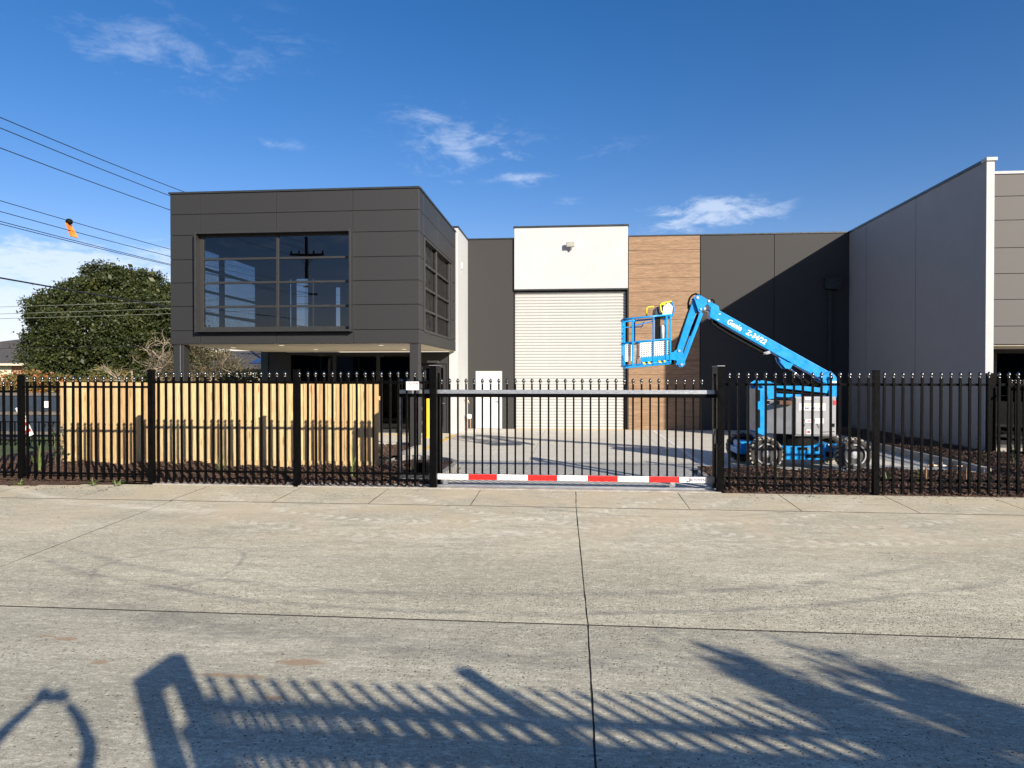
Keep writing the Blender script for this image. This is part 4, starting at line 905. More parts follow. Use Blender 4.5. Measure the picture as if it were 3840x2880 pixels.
for x, z, r_ in ((2.545, 3.50, .03), (2.775, 3.425, .028), (2.69, 3.27, .028), (2.61, 3.26, .02)): MB().tube([(x, 14.42, z), (x, 14.77, z)], r_, 12).build('pin', M['galv'], LF)
MB().tube([(2.70, 14.6, 3.265), (2.86, 14.6, 3.20)], .02, 10).build('piston_rod', M['chrome'], LF)
hz = [(2.38+.0, 3.28), (2.375, 3.40), (2.40, 3.50), (2.45, 3.565), (2.52, 3.595), (2.58, 3.57), (2.60, 3.52)]
for dy in (.0, .04, .08): MB().tube([(a, 14.52+dy, b) for a, b in hz], .016, 7).build('hose', M['hose'], LF)
MB().tube([(2.86+.045*math.cos(a), 14.56, 3.41+.06*math.sin(a)) for a in np.linspace(-.3, math.pi+.3, 10)], .016, 7).build('hose', M['hose'], LF)
# jib
MB().prism([(2.455, 3.46), (2.60, 3.40), (2.255, 2.385), (2.10, 2.33)], 14.51, 14.69).build('jib', M['blue'], LF, bevel=.010)
MB().prism([(2.60, 3.22), (2.665, 3.17), (2.27, 2.10), (2.20, 2.075)], 14.47, 14.51).prism([(2.60, 3.22), (2.665, 3.17), (2.27, 2.10), (2.20, 2.075)], 14.69, 14.73).build('jib_link', M['blue'], LF, bevel=.006)
MB().tube([(2.40, 14.6, 2.72), (2.58, 14.6, 3.17)], .03, 10).build('jib_cylinder', M['hose'], LF)
MB().tube([(2.41, 14.49, 3.36), (2.24, 14.49, 2.86), (2.11, 14.49, 2.42), (2.02, 14.49, 2.28)], .018, 7).build('hose', M['hose'], LF)
MB().tube([(2.42, 14.55, 3.36), (2.22, 14.55, 2.80), (2.10, 14.55, 2.40)], .016, 7).build('hose', M['hose'], LF)
for y in (14.45, 14.72): MB().prism([(2.10, 2.42), (2.24, 2.40), (2.30, 2.12), (2.24, 2.06), (2.17, 2.08), (2.12, 2.20), (2.00, 2.22), (1.96, 2.36), (2.06, 2.38)], y, y+.03).build('rotator_plate', M['blue'], LF, bevel=.004)
for x, z in ((2.175, 2.40), (2.225, 2.115)): MB().tube([(x, 14.43, z), (x, 14.77, z)], .028, 12).build('pin', M['galv'], LF)
MB().tube([(2.03, 14.6, 2.12), (2.03, 14.6, 2.40)], .06, 12).build('rotator', M['hose'], LF)
# basket (tilted a little)
def tz(x, z): return z+(x-1.95)*.085
def tp_(x, y, z): return (x, y, tz(x, z))
bxl, bxr, by0, by1 = 1.00, 1.97, 14.22, 14.98
BK = MB().prism([(bxl+.05, tz(bxl, 2.115)), (bxr, tz(bxr, 2.115)), (bxr, tz(bxr, 2.15)), (bxl+.05, tz(bxl, 2.15))], by0, by1).build('basket', M['blue'], LF, bevel=.004)
rl = MB()
def loop(z, r_):
    pts = [(bxr, by0, z), (1.35, by0, z), (1.08, by0+.06, z), (bxl, by0+.22, z), (bxl, by1-.22, z), (1.08, by1-.06, z), (1.35, by1, z), (bxr, by1, z), (bxr, by0, z)]
    rl.tube([tp_(*q) for q in pts], r_, 8)
loop(3.13, .019); loop(2.64, .016); loop(2.17, .014)
rl.build('guard_rail', M['blue'], BK, smooth=True)
mb = MB().tube([tp_(1.25, by0+.04, 2.98), tp_(1.60, by0+.03, 3.03), tp_(1.62, by0+.03, 3.08)], .012, 7)
mb.tube([tp_(1.04, by1-.1, 3.12), tp_(1.06, by1-.12, 3.0), tp_(1.45, by1-.05, 2.98), tp_(1.5, by1-.02, 3.08)], .012, 7).build('mid_hoop', M['blue'], BK)
for x, y in ((1.20, by0+.03), (1.62, by0), (1.88, by0), (1.04, by0+.12), (1.03, by1-.12), (1.30, by1-.02), (1.70, by1), (1.95, by1), (1.96, by0)):
    MB().beam(tp_(x, y, 2.14), tp_(x, y, 3.12), .034, .034, up=(0, 1, 0)).build('stanchion', M['blue'], BK, bevel=.004)
def perf(x0, x1, z0, z1, y, mt_, nx, nz):
    mb = MB(); w_ = (x1-x0)/nx; h_ = (z1-z0)/nz
    for i in range(nx+1): mb.add([tp_(x0+i*w_-.008, y, z0), tp_(x0+i*w_+.008, y, z0), tp_(x0+i*w_+.008, y, z1), tp_(x0+i*w_-.008, y, z1)], [(0, 1, 2, 3)])
    for j in range(nz+1): mb.add([tp_(x0, y-.0006, z0+j*h_-.008), tp_(x1, y-.0006, z0+j*h_-.008), tp_(x1, y-.0006, z0+j*h_+.008), tp_(x0, y-.0006, z0+j*h_+.008)], [(0, 1, 2, 3)])
    return mb.build('mesh_panel', M[mt_], BK)
perf(1.36, 1.60, 2.30, 2.60, by0+.012, 'wht', 5, 7); perf(1.64, 1.94, 2.30, 2.60, by0+.012, 'wht', 7, 7); perf(1.06, 1.18, 2.26, 2.60, by0+.10, 'wht', 3, 8); perf(1.06, 1.60, 2.30, 2.60, by1-.01, 'galvd', 12, 7)
mb = MB().prism([(1.36, tz(1.36, 2.155)), (1.965, tz(1.965, 2.155)), (1.965, tz(1.965, 2.31)), (1.36, tz(1.36, 2.31))], by0-.006, by0+.006)
mb.build('toe_board', M['blue'], BK)
for x in (1.36, 1.68):
    ht = MB().prism([(x+.02, tz(x, 2.16)), (x+.25, tz(x+.25, 2.16)), (x+.25, tz(x+.25, 2.21)), (x+.02, tz(x, 2.21))], by0-.010, by0-.0065).build('hazard_strip', M['hose'], BK)
    for q in (.04, .145): MB().prism([(x+q+.02, tz(x+q, 2.162)), (x+q+.07, tz(x+q, 2.162)), (x+q+.045, tz(x+q, 2.208)), (x+q-.005, tz(x+q, 2.208))], by0-.013, by0-.0102).build('hazard_stripe', M['ylw'], ht)
MB().prism([(1.20, 2.06), (1.30, 2.07), (1.28, 2.55), (1.23, 2.58), (1.18, 2.50)], by0+.10, by0+.18).build('gate_panel', M['galvd'], BK, bevel=.01)
MB().box(1.67, 1.77, 14.30, 14.40, 2.62, 3.08).build('control_post', M['hose'], BK, bevel=.01)
MB().lathe([(.03, 0), (.066, .02), (.066, .27), (.055, .30), (.02, .31)], (1.835, 14.30, 2.62), n=16).build('manual_holder', M['wht'], BK, smooth=True)
cb = MB().prism([(1.64, 3.06), (1.90, 3.10), (1.97, 3.36), (1.86, 3.36), (1.66, 3.28)], 14.28, 14.72).build('control_box', M['slate'], BK, bevel=.015)
MB().prism([(1.80, 3.13), (1.98, 3.08), (2.01, 3.30), (1.93, 3.385), (1.82, 3.30)], 14.24, 14.275).build('control_panel', M['signw'], cb, bevel=.008)
MB().tube([(1.985, 14.25, 3.40), (2.03, 14.25, 3.30), (2.035, 14.25, 3.20), (2.00, 14.25, 3.11), (1.90, 14.25, 3.05), (1.81, 14.25, 3.04)], .018, 8).build('control_guard', M['blue'], cb, smooth=True)
MB().tube([(1.815, 14.22, 3.17), (1.775, 14.22, 3.20), (1.755, 14.22, 3.33), (1.79, 14.22, 3.37), (1.95, 14.22, 3.395)], .016, 8).build('guard_hoop', M['ylw'], cb, smooth=True)
MB().tube([(1.53, 14.7, 3.14), (1.53, 14.7, 3.31), (1.57, 14.7, 3.345), (1.68, 14.7, 3.35)], .016, 8).build('guard_hoop', M['ylw'], cb, smooth=True)
MB().prism([(1.78, 3.33), (1.86, 3.33), (1.86, 3.375), (1.79, 3.37)], 14.22, 14.25).prism([(1.9, 3.40), (1.985, 3.425), (1.995, 3.395)], 14.25, 14.7).build('hoop_bracket', M['ylw'], cb)

# ================================================================== small site things
bl_ = thing('bollard', (-4.455, 20.56, 0), 'yellow steel bollard beside the entry door under the office box', 'bollard')
MB().lathe([(.068, 0), (.068, 1.17), (.055, 1.195), (.01, 1.205)], (-4.455, 20.56, 0), n=18).build('bollard_tube', M['yellow'], bl_, smooth=False)
gp = thing('gas_pipe', (6.35, 12.3, 0), 'copper pipe hoop with brass valves standing in the mulch near the right fence', 'pipe')
MB().tube([(6.02, 12.3, -.02), (6.02, 12.3, .31), (6.05, 12.3, .34), (6.63, 12.3, .33), (6.665, 12.3, .30), (6.665, 12.3, -.02)], .014, 8).build('pipe', M['copper'], gp)
for x in (6.13, 6.28, 6.45): MB().lathe([(.022, -.04), (.03, 0), (.022, .04)], (x, 12.3, .336), axis='x', n=10).tube([(x, 12.3, .34), (x, 12.3, .40)], .008, 6).build('valve', M['copper'] if x != 6.28 else M['galvd'], gp)
rb = thing('leaning_sign', (-13.6, 15.5, 0), 'red and white banded board leaning behind the far left fence post', 'sign')
MB().beam((-13.95, 16, 1.10), (-13.62, 16, .38), .02, .16, up=(1, 0, .4)).build('board', M['wht'], rb)
for q in (.35, .55, .78): 
    a = Vector((-13.95, 15.985, 1.10)); b = Vector((-13.62, 15.985, .38)); p = a+(b-a)*q
    MB().beam(p, p+(b-a)*.10, .012, .15, up=(1, 0, .4)).build('red_band', M['red'], rb)
MB().tube([(-13.66, 16.03, .50), (-13.45, 16.03, -.05)], .03, 8).build('prop', M['hose'], rb)
sp_ = thing('slate_hoarding', (-15.5, 20, 0), 'dark slate blue panels between weathered rails behind the left end of the fence', 'hoarding')
for z0, z1 in ((.14, .66), (.78, 1.27)): 
    for a, b in ((-20.5, -18.2), (-18.2, -15.9), (-15.9, -13.6)): MB().box(a+.02, b-.02, 20.02, 20.05, z0, z1).build('panel', M['slate'], sp_)
for z in (.10, .72, 1.32): MB().box(-20.5, -13.6, 19.97, 20.06, z-.045, z+.045).build('rail', M['timbpost'], sp_)
MB().box(-16.62, -16.42, 20.0, 20.015, .90, 1.10).build('notice', M['signw'], sp_)
for x in (-20.4, -18.2, -15.9, -13.7): MB().box(x-.05, x+.05, 20.07, 20.16, -.1, 1.36).build('post', M['timbpost'], sp_)
lf = thing('low_fence', (-14, 17.5, 0), 'low black railing in front of the slate blue panels', 'fence')
for z in (.12, .62): MB().box(-19, -11.0, 17.5, 17.53, z-.015+0, z+.015).build('rail', M['black'], lf)
lpm = MB().box(-.012, .012, -.012, .012, -.05, .64).mesh('picket', M['black'])
for i in range(56): place('picket', lpm, lf, (-18.9+i*.142, 17.5-.014, 0))

# ================================================================== plants
def leaves(c, n, spread, size, seed, up=.3, aspect=.55, elong=0):
    rng = np.random.default_rng(seed); c = np.asarray(c, float); m = len(c)
    P = np.repeat(c, n, 0)+rng.normal(0, 1, (m*n, 3))*np.asarray(spread)
    d = rng.normal(0, 1, (m*n, 3)); d[:, 2] += up; d /= np.linalg.norm(d, axis=1)[:, None]
    e_ = rng.normal(0, 1, (m*n, 3)); e_ = np.cross(d, e_); e_ /= np.linalg.norm(e_, axis=1)[:, None]; f_ = np.cross(d, e_)
    s = (size*rng.uniform(.6, 1.3, m*n))[:, None]
    V = np.stack([P-e_*s*.5, P+f_*s*aspect*.5, P+e_*s*.5, P-f_*s*aspect*.5], 1).reshape(-1, 3)
    return V, np.arange(m*n*4).reshape(-1, 4)
def crown_pts(cx_, cy_, cz, rx, ry, rz, n, seed, lump=.16, front=True, zmin=None):
    rng = np.random.default_rng(seed); d = rng.normal(0, 1, (n, 3)); d /= np.linalg.norm(d, axis=1)[:, None]
    if front: d[:, 1] = np.where(rng.uniform(0, 1, n) < .7, -abs(d[:, 1]), d[:, 1])
    q = 1+lump*(np.sin(d[:, 0]*5+seed)*np.cos(d[:, 2]*6+d[:, 1]*4)+.6*np.sin(d[:, 2]*11+d[:, 0]*9+seed*2)*np.cos(d[:, 1]*8))
    r_ = q*rng.uniform(.80, 1.0, n)
    P = np.stack([cx_+d[:, 0]*rx*r_, cy_+d[:, 1]*ry*r_, cz+d[:, 2]*rz*r_], 1)
    if zmin is not None: P = P[P[:, 2] > zmin]
    return P
def trunk(parent, segs, m, name='trunk'):
    mb = MB()
    for pts, rs in segs: mb.tube(pts, rs, 8)
    return mb.build(name, m, parent, smooth=True)
tr = thing('evergreen_tree', (-31.5, 46, 0), 'large dense dark evergreen tree left of the office box', 'tree')
cp = crown_pts(-32.0, 46, 4.3, 6.1, 5.4, 5.35, 2000, 4, .11, zmin=.7)
V, F = leaves(cp, 66, (.24, .24, .15), .19, 5, .6)
fastmesh('crown', V, F, M['leaf'], tr)
cp = crown_pts(-32.0, 46, 4.4, 5.0, 4.4, 4.4, 520, 9, .05, zmin=.7); V, F = leaves(cp, 30, .5, .42, 6)
fastmesh('inner_crown', V, F, M['leaf'], tr)
trunk(tr, [([(-31.5, 46, -.3), (-31.4, 46, 2.5), (-31.2, 46, 6)], [.5, .4, .2]), ([(-31.4, 46, 2), (-33, 45.5, 4.5)], [.2, .1]), ([(-31.4, 46, 2), (-29.5, 45.5, 5)], [.2, .1])], M['bark'])
def branchy(parent, base, n, hgt, spread, seed, m, rad=.07):
    rnd = random.Random(seed); mb = MB(); tips = []
    def grow(p, d, ln, r_, dep):
        pts = [p]; q = p; dd = d.copy()
        for i in range(4):
            dd = (dd+Vector((rnd.gauss(0, .28), rnd.gauss(0, .28), rnd.gauss(0, .18)))).normalized(); q = q+dd*ln/4; pts.append(q)
        mb.tube(pts, [r_*(1-.14*i) for i in range(5)], 5 if dep < 2 else 4, cap=False); tips.append(q)
        if dep < 4:
            for _ in range(2+(rnd.random() < .6)):
                k_ = rnd.randint(1, 4); nd = (dd+Vector((rnd.gauss(0, .6), rnd.gauss(0, .6), rnd.gauss(.15, .4)))).normalized()
                grow(pts[k_], nd, ln*.68, r_*.55, dep+1)
    for i in range(n):
        b = Vector(base)+Vector((rnd.uniform(-spread, spread), rnd.uniform(-.6, .6), 0))
        grow(b, Vector((rnd.gauss(0, .45), rnd.gauss(0, .3), 1)).normalized(), hgt*.5, rad, 0)
    mb.build('branches', m, parent); return tips
ds = thing('dry_shrub', (-18.4, 33, 0), 'half bare olive brown shrub with pale twisted branches under the office box', 'shrub')
tips = branchy(ds, (-19.3, 33, 0), 9, 3.5, 1.5, 21, M['drybark'], .075)
cp = [tuple(t_+Vector((0, .3, -.1))) for t_ in tips if t_.z > .7 and t_.z < 4.2-max(0, t_.x+17.8)*1.3 and t_.x < -16.4]; random.shuffle(cp)
V, F = leaves(cp[:420], 34, (.17, .2, .12), .085, 8); fastmesh('foliage', V, F, M['leafd'], ds)
cp = crown_pts(-19.2, 33.6, 1.7, 2.0, .8, 1.9, 260, 12, .2); V, F = leaves(cp, 50, (.2, .2, .14), .10, 13); fastmesh('inner_foliage', V, F, M['leafd'], ds)
ds = thing('bare_tree', (-22.3, 34, 0), 'pale bare branching tree rising beside the left column of the office box', 'tree')
branchy(ds, (-21.6, 34, 0), 3, 5.2, .5, 5, M['drybark'], .09)
def shrub(name, c, r_, n, m, label, cat='shrub', per=45, size=.12, seed=1, kind=None):
    t_ = thing(name, (c[0], c[1], 0), label, cat)
    cp = crown_pts(*c, *r_, n, seed, .16, front=False); V, F = leaves(cp, per, (.16*r_[0]**.5, .16, .13), size, seed+1); fastmesh('crown', V, F, m, t_)
    return t_
shrub('round_shrub', (-14.9, 30, .95), (1.6, .9, 1.25), 230, M['leafg'], 'rounded yellow green shrub seen under the box left of the ground floor wall', seed=31)
shrub('autumn_hedge', (-31.5, 37, .6), (3.4, .9, 1.5), 420, M['leafo'], 'orange and green autumn coloured hedge in front of the brick house', size=.18, seed=33)
shrub('garden_shrub', (-25.8, 36, .9), (1.6, .9, 1.4), 240, M['leafg'], 'dull green shrub between the autumn hedge and the evergreen tree', seed=36, size=.15)
def blades(name, x, y, z, n, h, sp, m, label, seed, lean=0.25, wid=.016):
    rnd = random.Random(seed); t_ = thing(name, (x, y, z), label, 'plant')
    for i in range(n):
        a = rnd.uniform(0, 6.28); hh = h*rnd.uniform(.5, 1.05); ln_ = rnd.uniform(.05, lean)*h*2
        px_, py_ = x+math.cos(a)*sp*rnd.random(), y+math.sin(a)*sp*rnd.random(); w_ = wid*rnd.uniform(.6, 1.2)
        nx_, ny_ = -math.sin(a+rnd.uniform(-.6, .6)), math.cos(a); mb = MB(); vs = []
        for q in range(6):
            f = q/5; rr = ln_*f**1.8; zz1 = z+hh*(f-.25*f**3*(ln_/max(hh, .01))); ww = w_*(1-f)**.5*(.7+.3*math.sin(f*3))
            c_ = (px_+math.cos(a)*rr, py_+math.sin(a)*rr, zz1); vs += [(c_[0]-nx_*ww, c_[1]-ny_*ww, c_[2]), (c_[0]+nx_*ww, c_[1]+ny_*ww, c_[2])]
        mb.add(vs, [(2*q, 2*q+1, 2*q+3, 2*q+2) for q in range(5)]); mb.build('leaf', m, t_)
    return t_
blades('strap_plant', -9.98, 11.9, .05, 16, .62, .07, M['blade'], 'tall pale green strappy plant behind the fence left of the pine screen', 3, .28, .022)
tl_ = thing('leafy_plant', (-9.75, 12.1, .05), 'upright leafy plant with small dark leaves behind the pale strappy plant', 'plant')
cp = [(-9.75+random.gauss(0, .07), 12.1+random.gauss(0, .06), random.uniform(.35, .95)) for _ in range(26)]
V, F = leaves(cp, 3, .03, .09, 77, .2, .5); fastmesh('foliage', V, F, M['bladed'], tl_); trunk(tl_, [([(-9.75+dx, 12.1, .05), (-9.75+dx*2, 12.1, .95)], [.008, .004]) for dx in (-.04, 0, .05)], M['bark'], 'stem')
blades('strap_plant', -6.30, 11.72, .05, 14, .52, .03, M['blade'], 'thin grassy tuft in front of the middle of the pine screen', 4, .25, .008)
blades('strap_plant', -3.95, 11.9, .05, 16, .75, .05, M['blade'], 'spiky grass tuft in front of the right end of the pine screen', 6, .35, .008)
blades('strap_plant', -2.95, 12.2, .06, 9, .45, .04, M['bladed'], 'small dark grass tuft beside the gate motor', 8, .3, .008)
for i, (x, y, h, lb) in enumerate(((3.55, 12.4, .45, 'thin green tuft in front of the left wheel of the boom lift'), (5.35, 12.2, .42, 'fresh green tuft in front of the right wheel of the boom lift'),
                                   (5.75, 12.0, .55, 'tall thin stemmed plant just left of the second right fence post'), (6.15, 12.6, .5, 'slim green tuft left of the copper pipe hoop'), (8.35, 13.9, .4, 'low grassy clump near the end of the dividing fence'), (8.9, 12.3, .35, 'small yellow green clump at the far right of the bed'))):
    blades('strap_plant', x, y, .05, 7, h, .04, M['blade'], lb, 40+i, .25, .008)
for i, (x, y, h, lb) in enumerate(((8.35, 21.0, .55, 'dark spiky clump at the back of the bed by the grey wall'), (8.55, 18.6, .55, 'dark spiky clump in the wall bed behind the second right fence post'), (8.6, 16.9, .5, 'dark two leaved clump halfway along the grey wall'), (8.65, 15.4, .5, 'dark spiky clump near the front of the grey wall'), (8.8, 14.5, .42, 'dark upright clump in front of the grey wall end'))):
    blades('strap_plant', x, y, .15, 9, h, .06, M['bladed'], lb, 60+i, .4, .014)
for i, (x, y, lb) in enumerate(((-9.45, 10.85, 'low weed at the mulch edge under the far left fence post'), (-8.15, 10.92, 'low weed at the mulch edge below the left end of the pine screen'), (-7.75, 10.95, 'smallest weed at the mulch edge near the second fence post'))):
    blades('weed', x, y, 0.02, 18, .12, .07, M['blade'], lb, 80+i, .8, .010)

# ================================================================== far houses
def hip(x0, x1, y0, y1, ze, zr_, inset):
    m = MB(); ym = (y0+y1)/2
    m.add([(x0, y0, ze), (x1, y0, ze), (x1, y1, ze), (x0, y1, ze), (x0+inset, ym, zr_), (x1-inset, ym, zr_), (x0, y0, ze-.18), (x1, y0, ze-.18), (x1, y1, ze-.18), (x0, y1, ze-.18)],
          [(0, 1, 5, 4), (1, 2, 5), (2, 3, 4, 5), (3, 0, 4), (0, 6, 7, 1), (1, 7, 8, 2), (2, 8, 9, 3), (3, 9, 6, 0), (6, 9, 8, 7)]); return m
h1 = thing('brick_house', (-52, 64, 0), 'single storey red brick house with grey tiled hip roof at the far left', 'house')
hip(-72, -30, 59.3, 72, 3.15, 6.4, 20.5).build('roof', M['roof'], h1)
MB().box(-65.4, -53.0, 60, 71, -.3, 2.97).build('rendered_wall', M['cream'], h1); MB().box(-52.98, -43.6, 60.1, 71, -.3, 2.97).build('brick_wall', M['brick'], h1)
MB().box(-72, -30, 59.2, 59.29, 2.95, 3.15).build('gutter', M['cream'], h1)
h2 = thing('solar_house', (-26, 62, 0), 'pale house with solar array on grey roof seen through the gap under the box', 'house')
hip(-37, -17, 55, 67, 2.75, 4.3, 5.0).build('roof', M['roof'], h2)
MB().box(-36.4, -17.6, 55.6, 66, -.3, 2.57).build('wall', M['cream'], h2)
rs_ = (4.3-2.75)/6.0
for i in range(3):
    x = -27.6+i*1.05; MB().add([(x, 56.0, 2.75+1.0*rs_+.08), (x+.98, 56.0, 2.75+1.0*rs_+.08), (x+.98, 57.9, 2.75+2.9*rs_+.08), (x, 57.9, 2.75+2.9*rs_+.08), (x, 56.0, 2.75+1.0*rs_+.03), (x+.98, 56.0, 2.75+1.0*rs_+.03), (x+.98, 57.9, 2.75+2.9*rs_+.03), (x, 57.9, 2.75+2.9*rs_+.03)],
                                  [(0, 1, 2, 3), (7, 6, 5, 4), (0, 4, 5, 1), (1, 5, 6, 2), (2, 6, 7, 3), (3, 7, 4, 0)]).build('solar_panel', M['solar'], h2)

# ================================================================== power line
def powerpole(x, y, h, label):
    P = thing('power_pole', (x, y, 0), label, 'power pole', 'poles of the street power line')
    MB().tube([(x, y, -.3), (x, y, h)], [.17, .11], 12).build('pole', M['pole'], P, smooth=True)
    MB().box(x-1.2, x+1.2, y-.06, y+.06, h-1.25, h-1.1).build('crossarm', M['pole'], P)
    MB().tube([(x-.6, y, h-1.2), (x, y, h-1.9)], .025, 6).tube([(x+.6, y, h-1.2), (x, y, h-1.9)], .025, 6).build('brace', M['galvd'], P)
    MB().box(x-.75, x+.75, y-.05, y+.05, h-3.9, h-3.78).build('crossarm', M['pole'], P)
    for dx in (-1.1, -.5, .5, 1.1): MB().lathe([(.05, 0), (.07, .04), (.05, .10), (.06, .16), (.02, .22)], (x+dx, y, h-1.1), n=10).build('insulator', M['hose'], P)
    return P
powerpole(-18, -10.9, 11.3, 'timber power pole with two crossarms standing by the street behind the photographer')
powerpole(-18, 46, 12.0, 'timber power pole hidden behind the office box at the far end of the wires')
def wire(x, z0, zm, z1, r_, m, label, y0=-10.9, y1=46, grp='wires along the street power line'):
    pts = []
    for i in range(25):
        f = i/24; y = y0+(y1-y0)*f
        # parabola through the ends and the measured height at y=20 and beyond
        a = (zm-(z0+(z1-z0)*.543))/(.543*(.543-1)); z = z0+(z1-z0)*f+a*f*(f-1)
        pts.append((x, y, z))
    return tag(MB().tube(pts, r_, 5).build('power_wire', m), label, 'wire', grp)
wire(-18.0, 10.9, 10.03, 11.75, .016, M['wire'], 'topmost dark wire of the street power line')
wire(-18.0, 10.4, 9.70, 11.0, .016, M['wire'], 'second dark wire from the top of the street power line')
wire(-18.0, 9.8, 9.07, 10.4, .016, M['wire'], 'third dark wire from the top, the last of the upper group')
wire(-18.0, 8.0, 7.41, 8.3, .013, M['wire'], 'wire that carries the orange marker', )
wire(-18.0, 7.7, 7.07, 8.05, .013, M['wire'], 'wire passing just below the orange marker')
wire(-18.0, 7.4, 6.76, 7.6, .013, M['wire'], 'upper wire of the close pair below the orange marker')
wire(-18.0, 7.3, 6.68, 7.65, .013, M['wire'], 'lower wire of the close pair below the orange marker')
wire(-18.0, 5.7, 4.98, 5.3, .028, M['wire'], 'thick black communication cable crossing in front of the evergreen tree')
for i, (z0, z1, lb) in enumerate(((5.05, 5.62, 'highest pale service wire sagging across the evergreen tree'), (4.72, 5.30, 'middle pale service wire sagging across the evergreen tree'), (4.50, 5.05, 'lowest pale service wire sagging across the evergreen tree'), (3.15, 3.45, 'dark low wire crossing the lower part of the evergreen tree'))):
    pts = [(-40+2.6*j, 30, z0+(z1-z0)*(j/12)**1.7) for j in range(13)]
    tag(MB().tube(pts, .012, 5).build('service_wire', M['wirepale'] if i < 3 else M['wire']), lb, 'wire', 'service wires to the houses')
mk = thing('wire_marker', (-18, 23.0, 7.4), 'orange warning flag hanging from an overhead wire', 'marker')
MB().lathe([(.02, -.11), (.10, -.06), (.11, 0), (.10, .06), (.02, .11)], (-18, 22.95, 7.42), axis='y', n=14).build('clamp', M['hose'], mk, smooth=True)
MB().add([(-18.02, 22.78, 7.34), (-18.05, 23.10, 7.31), (-17.96, 23.30, 6.90), (-18.04, 23.03, 6.92), (-17.99, 22.79, 7.35), (-18.02, 23.11, 7.32), (-17.93, 23.31, 6.91), (-18.01, 23.04, 6.93)],
         [(0, 1, 2, 3), (7, 6, 5, 4), (0, 4, 5, 1), (1, 5, 6, 2), (2, 6, 7, 3), (3, 7, 4, 0)]).build('flag', M['orangetag'], mk)

# ================================================================== behind the photographer (cast the foreground shadows)
zb_ = g(0)
F5 = thing('opposite_fence', (4, 0, zb_), 'black steel picket fence beside the photographer whose shadow crosses the driveway', 'fence')
for x in (2.90, 5.42, 7.9, 10.4): post(F5, x, .03, .095, zb_-.05, 2.10)
for xa_, xb_, x1_, n_ in ((.93, 2.85, 1.037, 13), (2.95, 5.37, 3.06, 16), (5.47, 7.85, 5.56, 16), (7.95, 10.35, 8.05, 16)):
    for z in (.35, 1.795): MB().box(xa_, xb_, 0, .04, z-.025, z+.025).build('rail', M['black'], F5)
    for i in range(n_): picket(F5, x1_+i*.142, -.012, zb_+.05, 1.93)
portal(.80, .91, -.42, 2.15, 'black twin guide post standing right beside the photographer', z0=zb_-.02)
gate('sliding_gate', .86, 6.2, -.20, .98, 36, .15, 'black picket sliding gate pushed open behind the fence on the photographer side', tapes=False)
for nm, c, r_, n_, lb, sd_ in (('hedge', (7.4, -1.35, 1.1), (2.7, .4, 1.15), 600, 'dense hedge behind the photographer side fence', 51),
                               ('tall_shrub', (6.02, -1.35, 2.25), (.14, .15, .55), 50, 'slim tall shrub at the left end of the hedge', 52),
                               ('tall_shrub', (6.90, -1.35, 2.3), (.16, .18, .58), 60, 'slim tall shrub rising from the middle of the hedge', 53)):
    shrub(nm, c, r_, n_, M['leafg'], lb, nm.replace('_', ' '), per=50, size=.11, seed=sd_)
hb = thing('green_bin', (4.6, -.75, 0), 'dark wheeled bin standing behind the photographer side fence', 'bin')
MB().box(4.1, 5.2, -1.1, -.5, zb_+.1, 1.55).build('bin_body', M['slate'], hb, bevel=.03); MB().box(4.08, 5.22, -1.12, -.48, 1.551, 1.62).build('bin_lid', M['slate'], hb, bevel=.02)

WB = thing('opposite_warehouse', (0, -40, 0), 'long dark flat roofed warehouse far behind the photographer, seen only as a reflection', 'building')
for i in range(12):
    MB().box(-66+i*11, -55.1+i*11, -46, -34, 0, 6.4).build('panel', M['charc2'], WB)
    MB().box(-63+i*11, -59+i*11, -33.99, -33.95, 0, 4.4).build('roller_door', M['galvd'], WB)
# photographer: one continuous skinned body, both arms raised around the phone
PH = thing('person', (-.02, -.45, zb_), 'person in dark clothes holding a phone up with both hands behind the camera', 'person')
def skin(name, pts, edges, m, root=0, lvl=1):
    me = bpy.data.meshes.new(name); off = ORG[PH.name]
    me.from_pydata([(p[0]-off[0], p[1]-off[1], p[2]-off[2]) for p in pts], edges, []); me.materials.append(m)
    o = bpy.data.objects.new(name, me); COL.objects.link(o); o.parent = PH
    s_ = o.modifiers.new('skin', 'SKIN'); 
    o.modifiers.new('sub', 'SUBSURF').levels = lvl; o.modifiers['sub'].render_levels = lvl
    for i, p in enumerate(pts):
        v = me.skin_vertices[0].data[i]; v.radius = (p[3], p[3]*(p[4] if len(p) > 4 else 1)); v.use_root = (i == root)
    return o
z = zb_
body = [(.02, -.50, z+.84, .14), (.03, -.49, z+.96, .13), (.04, -.47, z+1.10, .145), (.05, -.45, z+1.20, .14), (.06, -.44, z+1.27, .06), (.08, -.42, z+1.33, .055), (.09, -.40, z+1.40, .085), (.09, -.40, z+1.47, .07),
        (.22, -.45, z+1.22, .065), (.31, -.35, z+1.40, .050), (.27, -.16, z+1.585, .042), (.15, -.08, z+1.68, .033), (.045, -.045, z+1.745, .026),
        (-.12, -.45, z+1.22, .065), (-.26, -.33, z+1.38, .050), (-.36, -.14, z+1.50, .042), (-.27, -.09, z+1.63, .033), (-.165, -.045, z+1.735, .026),
        (.12, -.50, z+.82, .10), (.13, -.50, z+.48, .07), (.14, -.52, z+.10, .048), (.15, -.42, z+.04, .045), (-.08, -.50, z+.82, .10), (-.09, -.48, z+.48, .07), (-.10, -.50, z+.10, .048), (-.11, -.40, z+.04, .045)]
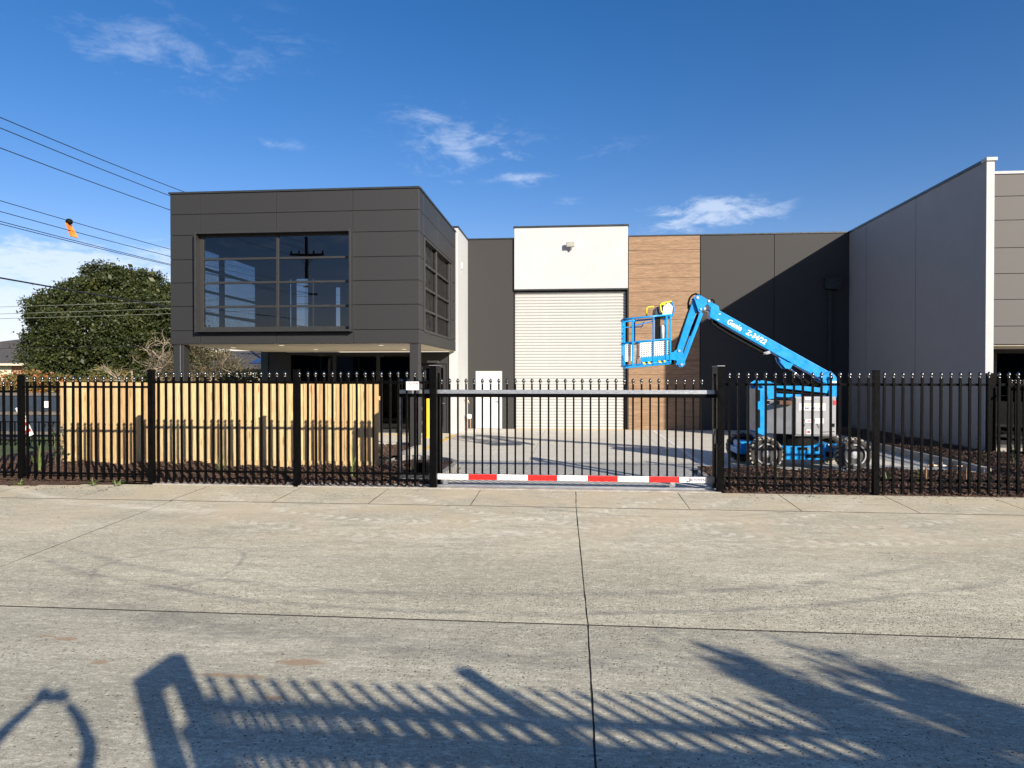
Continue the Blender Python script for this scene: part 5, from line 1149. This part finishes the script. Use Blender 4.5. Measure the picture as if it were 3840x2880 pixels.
ed = [(0, 1), (1, 2), (2, 3), (3, 4), (4, 5), (5, 6), (6, 7), (3, 8), (8, 9), (9, 10), (10, 11), (11, 12), (3, 13), (13, 14), (14, 15), (15, 16), (16, 17), (0, 18), (18, 19), (19, 20), (20, 21), (0, 22), (22, 23), (23, 24), (24, 25)]
skin('body', body, ed, M['shirt'], 0, 2)
for sx_, hx in ((1, .045), (-1, -.165)):
    hz_ = z+1.745 if sx_ > 0 else z+1.735
    hp = [(hx, -.045, hz_, .024)]; he = []
    hp += [(hx-sx_*.02, -.035, hz_+.035, .022)]; he += [(0, 1)]
    for fi, (dx, ln_) in enumerate(((-.030, .055), (-.012, .065), (.006, .060), (.022, .045))):
        b = len(hp); hp += [(hx-sx_*.02+dx*.6, -.028, hz_+.060, .0095), (hx-sx_*(.02+ln_*.4)+dx*.3, -.010+.006*fi*0, hz_+.085-.012*fi, .0088), (hx-sx_*(.02+ln_*.75), -.012, hz_+.088-.016*fi, .0078)]
        he += [(1, b), (b, b+1), (b+1, b+2)]
    b = len(hp); hp += [(hx-sx_*.022, -.052, hz_+.012, .012), (hx-sx_*.045, -.050, hz_+.020, .010)]; he += [(0, b), (b, b+1)]
    skin('hand', hp, he, M['skin'], 0, 1)
fh = MB().lathe([(.03, -.10), (.062, -.07), (.078, -.02), (.082, .03), (.072, .075), (.04, .10), (.01, .11)], (.09, -.395, z+1.42), n=18)
fh.tube([(.09, -.305, z+1.43), (.09, -.295, z+1.405)], [.012, .017], 8).lathe([(.012, -.002), (.014, .002)], (.06, -.322, z+1.435), axis='y', n=10).lathe([(.012, -.002), (.014, .002)], (.12, -.322, z+1.435), axis='y', n=10)
fh.box(.065, .115, -.322, -.312, z+1.368, z+1.376).tube([(.005, -.39, z+1.41), (.002, -.385, z+1.44)], .014, 6).tube([(.175, -.39, z+1.41), (.178, -.385, z+1.44)], .014, 6)
fh.build('face', M['skin'], PH, smooth=True)
MB().lathe([(.086, .0), (.090, .03), (.080, .08), (.045, .112), (.01, .12)], (.09, -.415, z+1.425), n=18).build('hair', M['hair'], PH, smooth=True)
MB().tube([(.12, -.50, z+.80), (.13, -.50, z+.48), (.14, -.52, z+.12)], [.115, .088, .075], 14).tube([(-.08, -.50, z+.80), (-.09, -.48, z+.48), (-.10, -.50, z+.12)], [.115, .088, .075], 14).build('trousers', M['denim'], PH, smooth=True)
for x in (.15, -.11): MB().prism([(x-.045, z), (x+.045, z), (x+.045, z+.07), (x-.045, z+.09)], -.56, -.30).build('shoe', M['hose'], PH, bevel=.02)
tag(MB().box(-.145, .012, -.032, -.023, 1.80, 1.872).build('phone', M['phone'], bevel=.002), 'black phone held level at the camera position', 'phone')
